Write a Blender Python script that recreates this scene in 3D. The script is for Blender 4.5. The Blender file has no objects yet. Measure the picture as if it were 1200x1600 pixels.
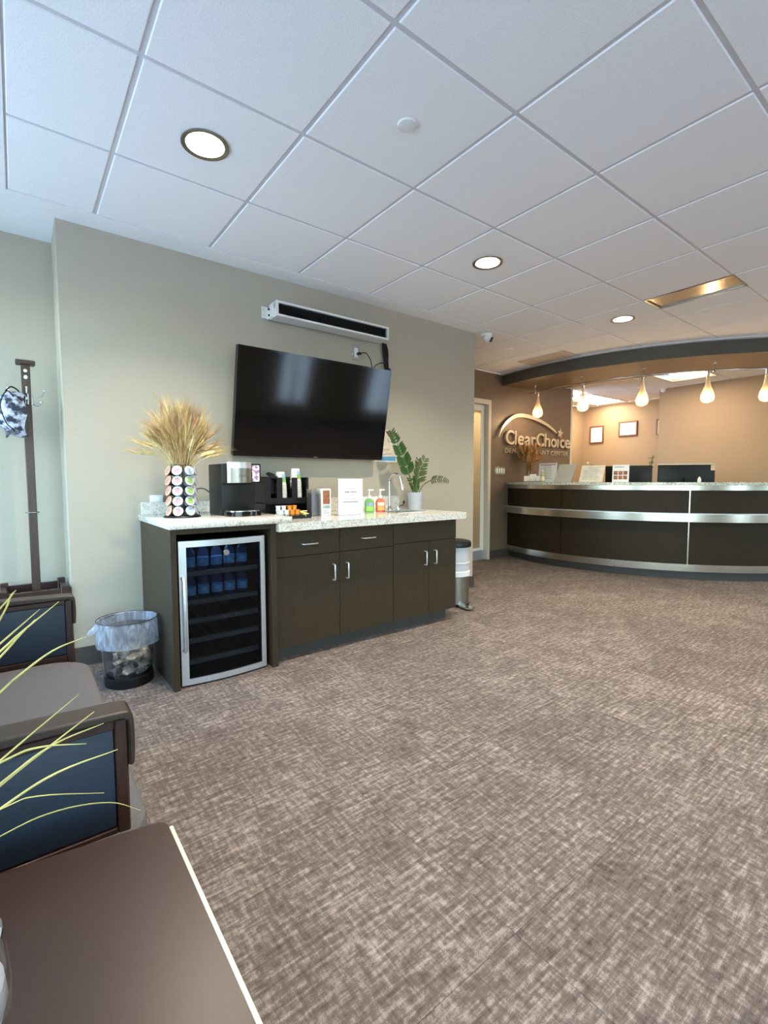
import bpy, bmesh, math, random
from mathutils import Vector, Matrix
random.seed(7)
PI = math.pi
SC = bpy.context.scene
COL = SC.collection

# ------------------------------------------------------------------ camera, world, sun, exposure
cd = bpy.data.cameras.new('camera'); cam = bpy.data.objects.new('camera', cd); COL.objects.link(cam)
cd.sensor_fit = 'VERTICAL'; cd.sensor_height = 36.0; cd.lens = 36.0 * 745.3 / 1600.0
cd.clip_start = 0.02; cd.clip_end = 300
_r, _u, _f = Vector((0.792592, -0.609750, -0.001921)), Vector((0.042252, 0.051779, 0.997764)), Vector((0.608287, 0.790901, -0.066802))
cam.matrix_world = Matrix(((_r.x, _u.x, -_f.x, 0), (_r.y, _u.y, -_f.y, 0), (_r.z, _u.z, -_f.z, 1.0802), (0, 0, 0, 1)))
SC.camera = cam
SC.view_settings.view_transform = 'Standard'; SC.view_settings.look = 'None'
SC.view_settings.gamma = 1.0; SC.view_settings.use_curve_mapping = False
SC.view_settings.exposure = 0.0
W = bpy.data.worlds.new('world'); SC.world = W; W.use_nodes = True
wn = W.node_tree.nodes; wl = W.node_tree.links; wn.clear()
wo = wn.new('ShaderNodeOutputWorld'); wb = wn.new('ShaderNodeBackground'); sky = wn.new('ShaderNodeTexSky')
sky.sky_type = 'NISHITA'; sky.sun_disc = False; sky.sun_elevation = math.radians(38); sky.sun_rotation = math.radians(60); sky.dust_density = 1.6; sky.ozone_density = 1.2
wb.inputs[1].default_value = 3.0
wl.new(sky.outputs[0], wb.inputs[0]); wl.new(wb.outputs[0], wo.inputs[0])
CAN_W, CAN_COL = 21.0, (1.0, 0.86, 0.70)
PEND_W, OFFICE_W = 6.0, 36.0
SC.cycles.max_bounces = 8; SC.cycles.diffuse_bounces = 4; SC.cycles.glossy_bounces = 4
SC.cycles.transparent_max_bounces = 12; SC.cycles.caustics_reflective = False; SC.cycles.caustics_refractive = False
SC.cycles.sample_clamp_indirect = 6.0

def lamp(name, kind, loc, power, col, size=0.1, direction=None, portal=False, size_y=None, spread=None, radius=None):
    l = bpy.data.lights.new(name, kind); l.energy = power; l.color = col
    if kind == 'AREA':
        l.shape = 'RECTANGLE' if size_y else 'DISK'; l.size = size
        if size_y: l.size_y = size_y
        if spread: l.spread = spread
        if portal: l.cycles.is_portal = True
    elif radius is not None: l.shadow_soft_size = radius
    o = bpy.data.objects.new(name, l); COL.objects.link(o); o.location = loc
    if direction is not None: o.rotation_euler = Vector(direction).to_track_quat('-Z', 'Y').to_euler()
    return o

# ------------------------------------------------------------------ materials
MATS = {}
def srgb(c):
    return tuple(((x / 255) / 12.92 if x / 255 <= 0.04045 else ((x / 255 + 0.055) / 1.055) ** 2.4) for x in c)
def mat(name, col, rough=0.5, metal=0.0, var=0.06, scale=30.0, stretch=(1, 1, 1), bump=0.0, spec=0.5, emit=None, estr=0.0, coat=0.0, col2=None, detail=3.0, coord='Object', ramp=(0.35, 0.65)):
    """procedural material: a noise drives a slight colour change, roughness and relief. col in sRGB 0-255"""
    m = bpy.data.materials.new(name); m.use_nodes = True
    n, l = m.node_tree.nodes, m.node_tree.links
    p = n['Principled BSDF']
    c = srgb(col)
    tc = n.new('ShaderNodeTexCoord'); mp = n.new('ShaderNodeMapping'); mp.inputs['Scale'].default_value = stretch
    nz = n.new('ShaderNodeTexNoise'); nz.inputs['Scale'].default_value = scale; nz.inputs['Detail'].default_value = detail
    l.new(tc.outputs[coord], mp.inputs[0]); l.new(mp.outputs[0], nz.inputs['Vector'])
    rp = n.new('ShaderNodeValToRGB')
    rp.color_ramp.elements[0].position = ramp[0]; rp.color_ramp.elements[1].position = ramp[1]
    if col2 is None:
        a = tuple(max(0, x * (1 - var)) for x in c); b = tuple(min(1, x * (1 + var)) for x in c)
    else: a, b = c, srgb(col2)
    rp.color_ramp.elements[0].color = (*a, 1); rp.color_ramp.elements[1].color = (*b, 1)
    l.new(nz.outputs[0], rp.inputs[0]); l.new(rp.outputs[0], p.inputs['Base Color'])
    p.inputs['Roughness'].default_value = rough; p.inputs['Metallic'].default_value = metal
    p.inputs['Specular IOR Level'].default_value = spec
    if coat: p.inputs['Coat Weight'].default_value = coat
    if bump:
        bp = n.new('ShaderNodeBump'); bp.inputs['Strength'].default_value = bump; bp.inputs['Distance'].default_value = 0.004
        l.new(nz.outputs[0], bp.inputs['Height']); l.new(bp.outputs[0], p.inputs['Normal'])
    if emit is not None:
        p.inputs['Emission Color'].default_value = (*srgb(emit), 1); p.inputs['Emission Strength'].default_value = estr
    MATS[name] = m
    return m
def glassy(name, tint=(255, 255, 255), clear=0.85, rough=0.02, haze=0.0, haze_col=(255, 255, 255), fres=1.45, streak=0.0):
    """thin clear sheet: transparent with a fresnel gloss, optional translucent haze"""
    m = bpy.data.materials.new(name); m.use_nodes = True
    n, l = m.node_tree.nodes, m.node_tree.links; n.clear()
    out = n.new('ShaderNodeOutputMaterial'); tr = n.new('ShaderNodeBsdfTransparent'); gl = n.new('ShaderNodeBsdfGlossy')
    t = srgb(tint); tr.inputs[0].default_value = (t[0] * clear, t[1] * clear, t[2] * clear, 1); gl.inputs['Roughness'].default_value = rough
    fr = n.new('ShaderNodeLayerWeight'); fr.inputs['Blend'].default_value = 0.5
    f0 = ((fres - 1) / (fres + 1)) ** 2
    pw = n.new('ShaderNodeMath'); pw.operation = 'POWER'; pw.inputs[1].default_value = 4.5; l.new(fr.outputs['Facing'], pw.inputs[0])
    mr_ = n.new('ShaderNodeMapRange'); mr_.inputs[3].default_value = f0; mr_.inputs[4].default_value = 0.85; l.new(pw.outputs[0], mr_.inputs[0])
    mx = n.new('ShaderNodeMixShader'); l.new(mr_.outputs[0], mx.inputs[0]); l.new(gl.outputs[0], mx.inputs[2])
    if haze > 0:
        tl = n.new('ShaderNodeBsdfTranslucent'); df = n.new('ShaderNodeBsdfDiffuse'); hc = srgb(haze_col)
        tl.inputs[0].default_value = (*hc, 1); df.inputs[0].default_value = (*hc, 1)
        m0 = n.new('ShaderNodeMixShader'); m0.inputs[0].default_value = 0.5; l.new(tl.outputs[0], m0.inputs[1]); l.new(df.outputs[0], m0.inputs[2])
        m1 = n.new('ShaderNodeMixShader'); m1.inputs[0].default_value = haze
        l.new(tr.outputs[0], m1.inputs[1]); l.new(m0.outputs[0], m1.inputs[2]); l.new(m1.outputs[0], mx.inputs[1])
        if streak > 0:
            tc = n.new('ShaderNodeTexCoord'); mp = n.new('ShaderNodeMapping'); mp.inputs['Scale'].default_value = (1, 1, .35); mp.inputs['Rotation'].default_value = (0.5, 0.9, 0)
            nz = n.new('ShaderNodeTexNoise'); nz.inputs['Scale'].default_value = 30; nz.inputs['Distortion'].default_value = 1.2
            mr = n.new('ShaderNodeMapRange'); mr.inputs[1].default_value = 0.4; mr.inputs[2].default_value = 0.7; mr.inputs[3].default_value = haze * (1 - streak); mr.inputs[4].default_value = min(1, haze * (1 + streak))
            l.new(tc.outputs['Object'], mp.inputs[0]); l.new(mp.outputs[0], nz.inputs['Vector']); l.new(nz.outputs[0], mr.inputs[0]); l.new(mr.outputs[0], m1.inputs[0])
    else: l.new(tr.outputs[0], mx.inputs[1])
    l.new(mx.outputs[0], out.inputs[0])
    MATS[name] = m
    return m
M = MATS
mat('wallcover', (174, 165, 147), 0.62, var=0.03, scale=26, stretch=(1.2, 1.2, 12), bump=0.06, detail=6)
mat('wallcover_bronze', (112, 94, 78), 0.42, var=0.08, scale=7, stretch=(1.5, 1.5, 10), bump=0.12, detail=6)
mat('wall_tan', (160, 138, 112), 0.6, var=0.03, scale=20, stretch=(1, 1, 10), bump=0.08)
mat('ceiling_paint', (244, 244, 242), 0.85, var=0.02)
mat('tile_white', (246, 246, 246), 0.9, var=0.03, scale=160, bump=0.25)
mat('tee_white', (208, 208, 212), 0.5, var=0.02)
mat('soffit_dark', (76, 72, 63), 0.5, var=0.05)
mat('soffit_bronze', (104, 86, 68), 0.34, metal=0.2, var=0.08, scale=12)
mat('baseboard_dark', (66, 60, 54), 0.6, var=0.05)
mat('white_paint', (228, 226, 218), 0.45, var=0.02)
mat('cream_frame', (208, 200, 182), 0.45, var=0.02)
mat('laminate', (58, 48, 34), 0.5, spec=0.22, var=0.14, scale=26, stretch=(6, 6, 0.35), bump=0.03, detail=5)
mat('desk_wood', (44, 35, 21), 0.5, spec=0.18, var=0.16, scale=26, stretch=(6, 6, 0.35), bump=0.02, detail=5)
mat('steel', (200, 198, 192), 0.24, metal=1.0, var=0.05, scale=4, stretch=(1, 1, 60))
mat('steel_dull', (150, 146, 138), 0.35, metal=1.0, var=0.05, scale=60)
mat('panel_metal', (196, 186, 168), 0.22, metal=0.9, var=0.05, scale=5, stretch=(8, 1, 1))
mat('aluminium', (206, 210, 214), 0.36, metal=0.75, var=0.03, scale=60)
mat('handle_metal', (232, 232, 230), 0.3, metal=0.7, var=0.02)
mat('chrome', (225, 225, 225), 0.08, metal=1.0, var=0.02)
mat('black_plastic', (14, 14, 15), 0.42, var=0.08, spec=0.35)
mat('black_matte', (14, 14, 15), 0.7, var=0.08)
mat('black_gloss', (6, 6, 7), 0.12, var=0.05, spec=0.6)
mat('screen_black', (3, 3, 4), 0.09, var=0.02, spec=0.5)
mat('louver_dark', (8, 26, 28), 0.3, var=0.1)
mat('white_plastic', (232, 232, 228), 0.4, var=0.02)
mat('paper', (240, 240, 236), 0.75, var=0.015, scale=80)
mat('sheet_grey', (178, 178, 170), 0.7, var=0.03)
mat('print_grey', (176, 176, 174), 0.8, var=0.05)
mat('print_dark', (110, 110, 108), 0.8, var=0.05)
mat('dark_wood', (52, 30, 22), 0.35, var=0.22, scale=24, stretch=(5, 5, 0.5), detail=5)
mat('rack_wood', (62, 45, 34), 0.42, var=0.18, scale=24, stretch=(5, 5, 0.4), detail=5)
mat('arm_wood', (50, 39, 30), 0.4, var=0.12, scale=20, stretch=(0.5, 5, 5), detail=5)
mat('table_top', (48, 29, 19), 0.36, var=0.07, scale=140, detail=4, bump=0.02, spec=0.5)
mat('table_highlight', (240, 224, 196), 0.25, var=0.02)  # bright glint of the table rim, set as a base colour
mat('navy_vinyl', (27, 42, 58), 0.55, var=0.09, scale=120, bump=0.15)
mat('grey_fabric', (94, 92, 92), 0.9, var=0.10, scale=220, bump=0.25)
mat('mirror_tint', (0, 0, 0), 0.1)
mat('pot_grey', (190, 192, 196), 0.5, var=0.03)
mat('soil', (48, 36, 26), 0.95, var=0.3, scale=120, bump=0.5)
mat('leaf_green', (48, 78, 26), 0.4, var=0.25, scale=14)
mat('leaf_dull', (72, 84, 46), 0.6, var=0.25, scale=14)
mat('stem_green', (86, 104, 52), 0.5, var=0.15)
mat('grass_blade', (204, 194, 118), 0.5, var=0.15, scale=20)
mat('wheat', (208, 184, 128), 0.7, var=0.22, scale=40)
mat('wheat_brown', (170, 140, 96), 0.75, var=0.22, scale=40)
mat('spray_brown', (150, 104, 52), 0.8, var=0.3, scale=40)
mat('pod_brown', (44, 16, 14), 0.4, var=0.1)
mat('pod_white', (204, 206, 212), 0.4, var=0.03)
mat('pod_blue', (176, 200, 214), 0.35, var=0.04)
mat('lid_orange', (230, 158, 120), 0.35, var=0.04)
mat('lid_mauve', (176, 132, 128), 0.4, var=0.2, scale=90)
mat('lid_pink', (184, 140, 138), 0.4, var=0.12, scale=90)
mat('lid_green', (148, 190, 96), 0.4, var=0.2, scale=90)
mat('cup_paper', (232, 228, 216), 0.7, var=0.04)
mat('cup_blue', (150, 188, 214), 0.7, var=0.15, scale=60)
mat('cup_green', (136, 188, 96), 0.7, var=0.15, scale=60)
mat('creamer_orange', (226, 146, 48), 0.45, var=0.08)
mat('packet_yellow', (238, 222, 140), 0.6, var=0.08)
mat('packet_beige', (216, 196, 160), 0.7, var=0.08)
mat('tea_brown', (70, 48, 44), 0.5, var=0.3, scale=60)
mat('photo_food', (150, 92, 62), 0.5, var=0.45, scale=45)
mat('sanitizer', (176, 186, 120), 0.2, var=0.05)
mat('soap_green', (118, 176, 94), 0.18, var=0.08, scale=30)
mat('soap_red', (232, 108, 84), 0.18, var=0.1, scale=30)
mat('label_lime', (150, 224, 92), 0.4, var=0.15, scale=60)
mat('label_blue', (150, 160, 190), 0.4, var=0.2, scale=60)
mat('label_orange', (250, 170, 96), 0.4, var=0.15, scale=60)
mat('label_cream', (246, 226, 196), 0.4, var=0.08, scale=60)
mat('grille_beige', (200, 186, 170), 0.6, var=0.03)
mat('shelf_grey', (118, 114, 104), 0.5, var=0.05)
mat('water_blue', (128, 188, 224), 0.25, var=0.3, scale=40)
mat('print_brown', (112, 66, 52), 0.6, var=0.4, scale=60)
mat('print_teal', (150, 176, 162), 0.6, var=0.2, scale=40)
mat('print_cream', (226, 218, 200), 0.6, var=0.06, scale=20)
mat('print_blue', (96, 168, 214), 0.6, var=0.12, scale=30)
mat('print_pink', (206, 150, 196), 0.6, var=0.1)
mat('frame_wood', (104, 62, 42), 0.4, var=0.15)
mat('certificate', (250, 244, 230), 0.7, var=0.02)
mat('sign_metal', (222, 208, 186), 0.3, metal=0.55, var=0.05, scale=10)
mat('camera_dark', (20, 20, 22), 0.2, var=0.05)
mat('camo', (186, 188, 200), 0.85, col2=(40, 42, 54), scale=30, detail=2.5, ramp=(0.42, 0.58))
mat('trash_mix', (236, 226, 200), 0.8, col2=(120, 124, 116), scale=18, detail=2, ramp=(0.4, 0.6))
mat('bin_brown', (44, 32, 28), 0.45, var=0.1)
mat('paving', (196, 198, 200), 0.9, col2=(212, 214, 216), scale=1.2, detail=6)
mat('hedge', (52, 92, 40), 0.9, col2=(110, 150, 76), scale=6, detail=6, bump=0.8)
mat('bulb', (255, 220, 160), 0.3, emit=(255, 214, 150), estr=30)
mat('can_lamp', (255, 250, 240), 0.3, emit=(255, 232, 204), estr=14)
mat('can_reflector', (245, 240, 232), 0.2, var=0.02, emit=(255, 232, 204), estr=1.0)
mat('troffer_lamp', (255, 250, 240), 0.3, emit=(255, 226, 186), estr=5)
mat('lcd_tint', (150, 110, 150), 0.3, col2=(236, 226, 240), scale=60, detail=1, ramp=(0.45, 0.55), emit=(150, 120, 150), estr=0.25)
mat('water_pane', (120, 110, 92), 0.16, var=0.1)
glassy('glass_window', (250, 255, 252), 0.97)
glassy('glass_fridge', (205, 212, 222), 0.86, 0.03, fres=1.3)
glassy('glass_clear', (248, 250, 250), 0.95)
glassy('glass_shade', (255, 250, 242), 0.97, 0.05, haze=0.42, haze_col=(255, 240, 216), fres=1.22)
glassy('acrylic', (240, 240, 240), 0.9, 0.04, haze=0.05)
glassy('bag_film', (244, 248, 255), 0.97, 0.25, haze=0.45, haze_col=(236, 242, 255), fres=1.2, streak=0.4)
glassy('bag_inside', (250, 252, 255), 0.98, 0.25, haze=0.14, haze_col=(232, 232, 236), fres=1.2, streak=0.6)
glassy('bin_mesh', (214, 210, 210), 0.88, 0.4, haze=0.10, haze_col=(26, 24, 26), fres=1.2)
glassy('frosted', (230, 224, 205), 0.75, 0.14, haze=0.62, haze_col=(190, 180, 156), fres=1.5)
glassy('water_bottle', (190, 215, 245), 0.9, 0.05, haze=0.1, haze_col=(150, 190, 240))

def carpet_material():
    m = bpy.data.materials.new('carpet'); m.use_nodes = True; n, l = m.node_tree.nodes, m.node_tree.links
    p = n['Principled BSDF']; p.inputs['Roughness'].default_value = 0.95; p.inputs['Specular IOR Level'].default_value = 0.15
    g = n.new('ShaderNodeNewGeometry'); oi = n.new('ShaderNodeObjectInfo')
    off = n.new('ShaderNodeVectorMath'); off.operation = 'ADD'
    cx = n.new('ShaderNodeCombineXYZ'); ml = n.new('ShaderNodeMath'); ml.operation = 'MULTIPLY'; ml.inputs[1].default_value = 3.0
    l.new(oi.outputs['Random'], ml.inputs[0]); l.new(ml.outputs[0], cx.inputs[0]); l.new(ml.outputs[0], cx.inputs[1])
    l.new(g.outputs['Position'], off.inputs[0]); l.new(cx.outputs[0], off.inputs[1])
    def streaks(sc, detail=3.0, s=1.0):
        mp = n.new('ShaderNodeMapping'); mp.inputs['Scale'].default_value = sc
        z = n.new('ShaderNodeTexNoise'); z.inputs['Scale'].default_value = s; z.inputs['Detail'].default_value = detail; z.inputs['Roughness'].default_value = 0.65
        l.new(off.outputs[0], mp.inputs[0]); l.new(mp.outputs[0], z.inputs['Vector']); return z.outputs[0]
    a = streaks((88, 8, 1), 5.0); b = streaks((8, 88, 1), 5.0); c = streaks((46, 46, 1), 4.0); d = streaks((3.2, 3.2, 1), 2.0); e = streaks((420, 420, 1), 1.0)
    def sm(x, w):
        k = n.new('ShaderNodeMath'); k.operation = 'MULTIPLY'; k.inputs[1].default_value = w; l.new(x, k.inputs[0]); return k.outputs[0]
    def add(x, y):
        k = n.new('ShaderNodeMath'); k.operation = 'ADD'; l.new(x, k.inputs[0]); l.new(y, k.inputs[1]); return k.outputs[0]
    s = add(add(add(sm(a, .21), sm(b, .33)), add(sm(c, .28), sm(d, .11))), sm(e, 0.13))
    t = add(s, sm(oi.outputs['Random'], 0.022))
    rp = n.new('ShaderNodeValToRGB'); r = rp.color_ramp
    r.elements[0].position = 0.425; r.elements[0].color = (*srgb((66, 58, 52)), 1)
    r.elements[1].position = 0.675; r.elements[1].color = (*srgb((170, 159, 150)), 1)
    k = r.elements.new(0.545); k.color = (*srgb((105, 96, 89)), 1)
    l.new(t, rp.inputs[0]); l.new(rp.outputs[0], p.inputs['Base Color'])
    bp = n.new('ShaderNodeBump'); bp.inputs['Strength'].default_value = 0.5; bp.inputs['Distance'].default_value = 0.004
    l.new(s, bp.inputs['Height']); l.new(bp.outputs[0], p.inputs['Normal'])
    MATS['carpet'] = m
carpet_material()

def granite_material(name, base, dark, light):
    m = bpy.data.materials.new(name); m.use_nodes = True; n, l = m.node_tree.nodes, m.node_tree.links
    p = n['Principled BSDF']; p.inputs['Roughness'].default_value = 0.09
    tc = n.new('ShaderNodeTexCoord')
    v = n.new('ShaderNodeTexVoronoi'); v.inputs['Scale'].default_value = 170
    z = n.new('ShaderNodeTexNoise'); z.inputs['Scale'].default_value = 52; z.inputs['Detail'].default_value = 6
    l.new(tc.outputs['Object'], v.inputs['Vector']); l.new(tc.outputs['Object'], z.inputs['Vector'])
    r1 = n.new('ShaderNodeValToRGB'); r1.color_ramp.elements[0].position = 0.36; r1.color_ramp.elements[1].position = 0.62
    r1.color_ramp.elements[0].color = (*srgb(dark), 1); r1.color_ramp.elements[1].color = (*srgb(base), 1)
    l.new(z.outputs[0], r1.inputs[0])
    mx = n.new('ShaderNodeMix'); mx.data_type = 'RGBA'; mx.inputs['B'].default_value = (*srgb(light), 1)
    r2 = n.new('ShaderNodeValToRGB'); r2.color_ramp.elements[0].position = 0.35; r2.color_ramp.elements[1].position = 0.75
    l.new(v.outputs['Color'], r2.inputs[0]); l.new(r2.outputs[0], mx.inputs[0]); l.new(r1.outputs[0], mx.inputs['A'])
    l.new(mx.outputs['Result'], p.inputs['Base Color'])
    MATS[name] = m
granite_material('granite', (214, 208, 196), (176, 168, 152), (232, 228, 218))
granite_material('granite_desk', (190, 190, 176), (112, 116, 104), (222, 224, 212))

# ------------------------------------------------------------------ mesh builder
class MB:
    def __init__(s): s.v, s.f, s.m, s.sm = [], [], [], []; s.k = 0
    def add(s, vs, fs, smooth=False):
        o = len(s.v); s.v += [tuple(x) for x in vs]
        for f in fs: s.f.append(tuple(i + o for i in f)); s.m.append(s.k); s.sm.append(smooth)
        return s
    def mi(s, k): s.k = k; return s
    def box(s, x0, x1, y0, y1, z0, z1, bev=0.0, seg=1, rot=None, piv=None):
        if bev <= 0:
            vs = [(x0, y0, z0), (x1, y0, z0), (x1, y1, z0), (x0, y1, z0), (x0, y0, z1), (x1, y0, z1), (x1, y1, z1), (x0, y1, z1)]
            fs = [(0, 3, 2, 1), (4, 5, 6, 7), (0, 1, 5, 4), (1, 2, 6, 5), (2, 3, 7, 6), (3, 0, 4, 7)]
        else:
            bm = bmesh.new(); bmesh.ops.create_cube(bm, size=1)
            for v in bm.verts: v.co = Vector(((x0 + x1) / 2 + v.co.x * (x1 - x0), (y0 + y1) / 2 + v.co.y * (y1 - y0), (z0 + z1) / 2 + v.co.z * (z1 - z0)))
            bev = min(bev, 0.49 * min(x1 - x0, y1 - y0, z1 - z0))
            bmesh.ops.bevel(bm, geom=bm.edges[:], offset=bev, segments=seg, profile=0.5, affect='EDGES')
            bm.verts.index_update(); vs = [tuple(v.co) for v in bm.verts]; fs = [tuple(v.index for v in f.verts) for f in bm.faces]; bm.free()
        if rot is not None:
            p = Vector(piv) if piv is not None else Vector(((x0 + x1) / 2, (y0 + y1) / 2, (z0 + z1) / 2))
            vs = [tuple(p + rot @ (Vector(v) - p)) for v in vs]
        return s.add(vs, fs, bev > 0 and seg > 1)
    def cyl(s, p0, p1, r0, r1=None, n=16, cap=True):
        r1 = r0 if r1 is None else r1; p0, p1 = Vector(p0), Vector(p1); d = (p1 - p0).normalized()
        a = d.orthogonal().normalized(); b = d.cross(a); vs = []
        for p, r in ((p0, r0), (p1, r1)):
            for i in range(n): t = 2 * PI * i / n; vs.append(p + r * (math.cos(t) * a + math.sin(t) * b))
        fs = [(i, (i + 1) % n, n + (i + 1) % n, n + i) for i in range(n)]
        s.add(vs, fs, True)
        if cap: s.add(vs, [tuple(range(n - 1, -1, -1)), tuple(range(n, 2 * n))])
        return s
    def lathe(s, prof, c=(0, 0, 0), n=24, axis=None, squash=(1, 1), cap=True):
        """prof: (r, z) list from bottom to top"""
        vs = []; c = Vector(c)
        for r, z in prof:
            for i in range(n):
                t = 2 * PI * i / n; p = Vector((r * math.cos(t) * squash[0], r * math.sin(t) * squash[1], z))
                vs.append(c + (axis @ p if axis is not None else p))
        fs = []
        for j in range(len(prof) - 1):
            for i in range(n): fs.append((j * n + i, j * n + (i + 1) % n, (j + 1) * n + (i + 1) % n, (j + 1) * n + i))
        s.add(vs, fs, True)
        if cap and prof[0][0] > 1e-6: s.add(vs[:n], [tuple(range(n - 1, -1, -1))])
        if cap and prof[-1][0] > 1e-6: s.add(vs[-n:], [tuple(range(n))])
        return s
    def tube(s, pts, r, n=8, cap=True, flat=1.0):
        pts = [Vector(p) for p in pts]; m = len(pts); rs = r if isinstance(r, (list, tuple)) else [r] * m
        vs = []; pa = None
        for i, p in enumerate(pts):
            d = (pts[min(i + 1, m - 1)] - pts[max(i - 1, 0)]).normalized()
            a = d.orthogonal().normalized() if pa is None else (pa - d * pa.dot(d)).normalized()
            pa = a; b = d.cross(a)
            for k in range(n): t = 2 * PI * k / n; vs.append(p + rs[i] * (math.cos(t) * a + flat * math.sin(t) * b))
        fs = [(i * n + k, i * n + (k + 1) % n, (i + 1) * n + (k + 1) % n, (i + 1) * n + k) for i in range(m - 1) for k in range(n)]
        s.add(vs, fs, True)
        if cap: s.add(vs, [tuple(range(n - 1, -1, -1)), tuple(range((m - 1) * n, m * n))])
        return s
    def prism(s, poly, a0, a1, plane='xy'):
        """poly of 2-D points pushed along the third axis from a0 to a1"""
        def P(p, a): return {'xy': (p[0], p[1], a), 'xz': (p[0], a, p[1]), 'yz': (a, p[0], p[1])}[plane]
        n = len(poly); vs = [P(p, a0) for p in poly] + [P(p, a1) for p in poly]
        fs = [(i, (i + 1) % n, n + (i + 1) % n, n + i) for i in range(n)] + [tuple(range(n - 1, -1, -1)), tuple(range(n, 2 * n))]
        return s.add(vs, fs)
    def band(s, cx, cy, r0, r1, z0, z1, a0, a1, n=48):
        """closed annular sector, angles in degrees"""
        vs = []
        for i in range(n + 1):
            t = math.radians(a0 + (a1 - a0) * i / n); c_, s_ = math.cos(t), math.sin(t)
            vs += [(cx + r0 * c_, cy + r0 * s_, z0), (cx + r1 * c_, cy + r1 * s_, z0), (cx + r1 * c_, cy + r1 * s_, z1), (cx + r0 * c_, cy + r0 * s_, z1)]
        fs = [(4 * i + k, 4 * i + (k + 1) % 4, 4 * i + 4 + (k + 1) % 4, 4 * i + 4 + k) for i in range(n) for k in range(4)]
        s.add(vs, fs, True); s.add(vs, [(3, 2, 1, 0), tuple(4 * n + k for k in range(4))])
        return s
    def ball(s, c, r, n=16, m=10, sc=(1, 1, 1), rot=None):
        prof = [(r * math.sin(PI * j / m) if 0 < j < m else 0.0, -r * math.cos(PI * j / m)) for j in range(m + 1)]
        vs = []; c = Vector(c)
        for q, z in prof:
            for i in range(n):
                t = 2 * PI * i / n; p = Vector((q * math.cos(t) * sc[0], q * math.sin(t) * sc[1], z * sc[2]))
                vs.append(c + (rot @ p if rot is not None else p))
        return s.add(vs, [(j * n + i, j * n + (i + 1) % n, (j + 1) * n + (i + 1) % n, (j + 1) * n + i) for j in range(m) for i in range(n)], True)
    def mesh(s, name, mats, origin=None):
        me = bpy.data.meshes.new(name); o = Vector(origin) if origin is not None else Vector()
        me.from_pydata([tuple(Vector(v) - o) for v in s.v], [], s.f)
        for m in (mats if isinstance(mats, (list, tuple)) else [mats]): me.materials.append(MATS[m])
        me.polygons.foreach_set('material_index', s.m); me.polygons.foreach_set('use_smooth', s.sm)
        bm = bmesh.new(); bm.from_mesh(me); bmesh.ops.remove_doubles(bm, verts=bm.verts, dist=1e-6)
        bmesh.ops.recalc_face_normals(bm, faces=bm.faces); bm.to_mesh(me); bm.free()
        me.set_sharp_from_angle(angle=math.radians(42)); me.update()
        return me
    def build(s, name, mats, parent=None, world=True):
        """world=True: shape was given in world coordinates and is re-based on the parent's place"""
        org = wloc(parent) if (parent is not None and world) else None
        return link(name, s.mesh(name, mats, org), parent)
def wloc(o):
    v = Vector(o.location)
    while o.parent: o = o.parent; v += Vector(o.location)
    return v
def link(name, me, parent=None):
    o = bpy.data.objects.new(name, me); COL.objects.link(o)
    if parent is not None: o.parent = parent
    return o
def tag(o, label, cat, group=None):
    o['label'] = label; o['category'] = cat
    if group: o['group'] = group
    return o
def thing(name, label, cat, loc=(0, 0, 0), group=None, rz=0.0):
    o = bpy.data.objects.new(name, None); o.empty_display_size = 0.05; COL.objects.link(o); o.location = loc; o.rotation_euler.z = rz
    return tag(o, label, cat, group)
def struct(o): o['kind'] = 'structure'; return o
def stuff(o): o['kind'] = 'stuff'; return o
def dup(root, loc, label=None, rz=None):
    r = root.copy(); COL.objects.link(r); r.location = loc
    if rz is not None: r.rotation_euler.z = rz
    if label: r['label'] = label
    for ch in list(root.children):
        c = ch.copy(); COL.objects.link(c); c.parent = r
        for g in ch.children:
            d = g.copy(); COL.objects.link(d); d.parent = c
    return r
def copy_part(o, parent, loc=None, rot=None):
    c = o.copy(); COL.objects.link(c); c.parent = parent
    if loc is not None: c.location = loc
    if rot is not None: c.rotation_euler = rot
    return c
def smooth_path(pts, n=8):
    """Catmull-Rom through pts"""
    P = [Vector(p) for p in pts]; P = [2 * P[0] - P[1]] + P + [2 * P[-1] - P[-2]]; out = []
    for i in range(1, len(P) - 2):
        for k in range(n):
            t = k / n; a, b, c, d = P[i - 1], P[i], P[i + 1], P[i + 2]
            out.append(0.5 * ((2 * b) + (c - a) * t + (2 * a - 5 * b + 4 * c - d) * t * t + (-a + 3 * b - 3 * c + d) * t ** 3))
    return out + [P[-2]]
def text_mesh(s, size, depth, name, matname, weight=0.0, spacing=1.0, align='LEFT'):
    cu = bpy.data.curves.new(name, 'FONT'); cu.body = s; cu.size = size; cu.extrude = depth; cu.offset = weight
    cu.space_character = spacing; cu.align_x = align; cu.resolution_u = 4
    o = bpy.data.objects.new(name, cu); COL.objects.link(o)
    dg = bpy.context.evaluated_depsgraph_get(); dg.update()
    me = bpy.data.meshes.new_from_object(o.evaluated_get(dg)); me.name = name
    bpy.data.objects.remove(o); bpy.data.curves.remove(cu)
    me.materials.clear(); me.materials.append(MATS[matname])
    return me
UP = Matrix(((1, 0, 0), (0, 0, -1), (0, 1, 0))).to_4x4()      # text plane xy -> upright, facing -y

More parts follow.
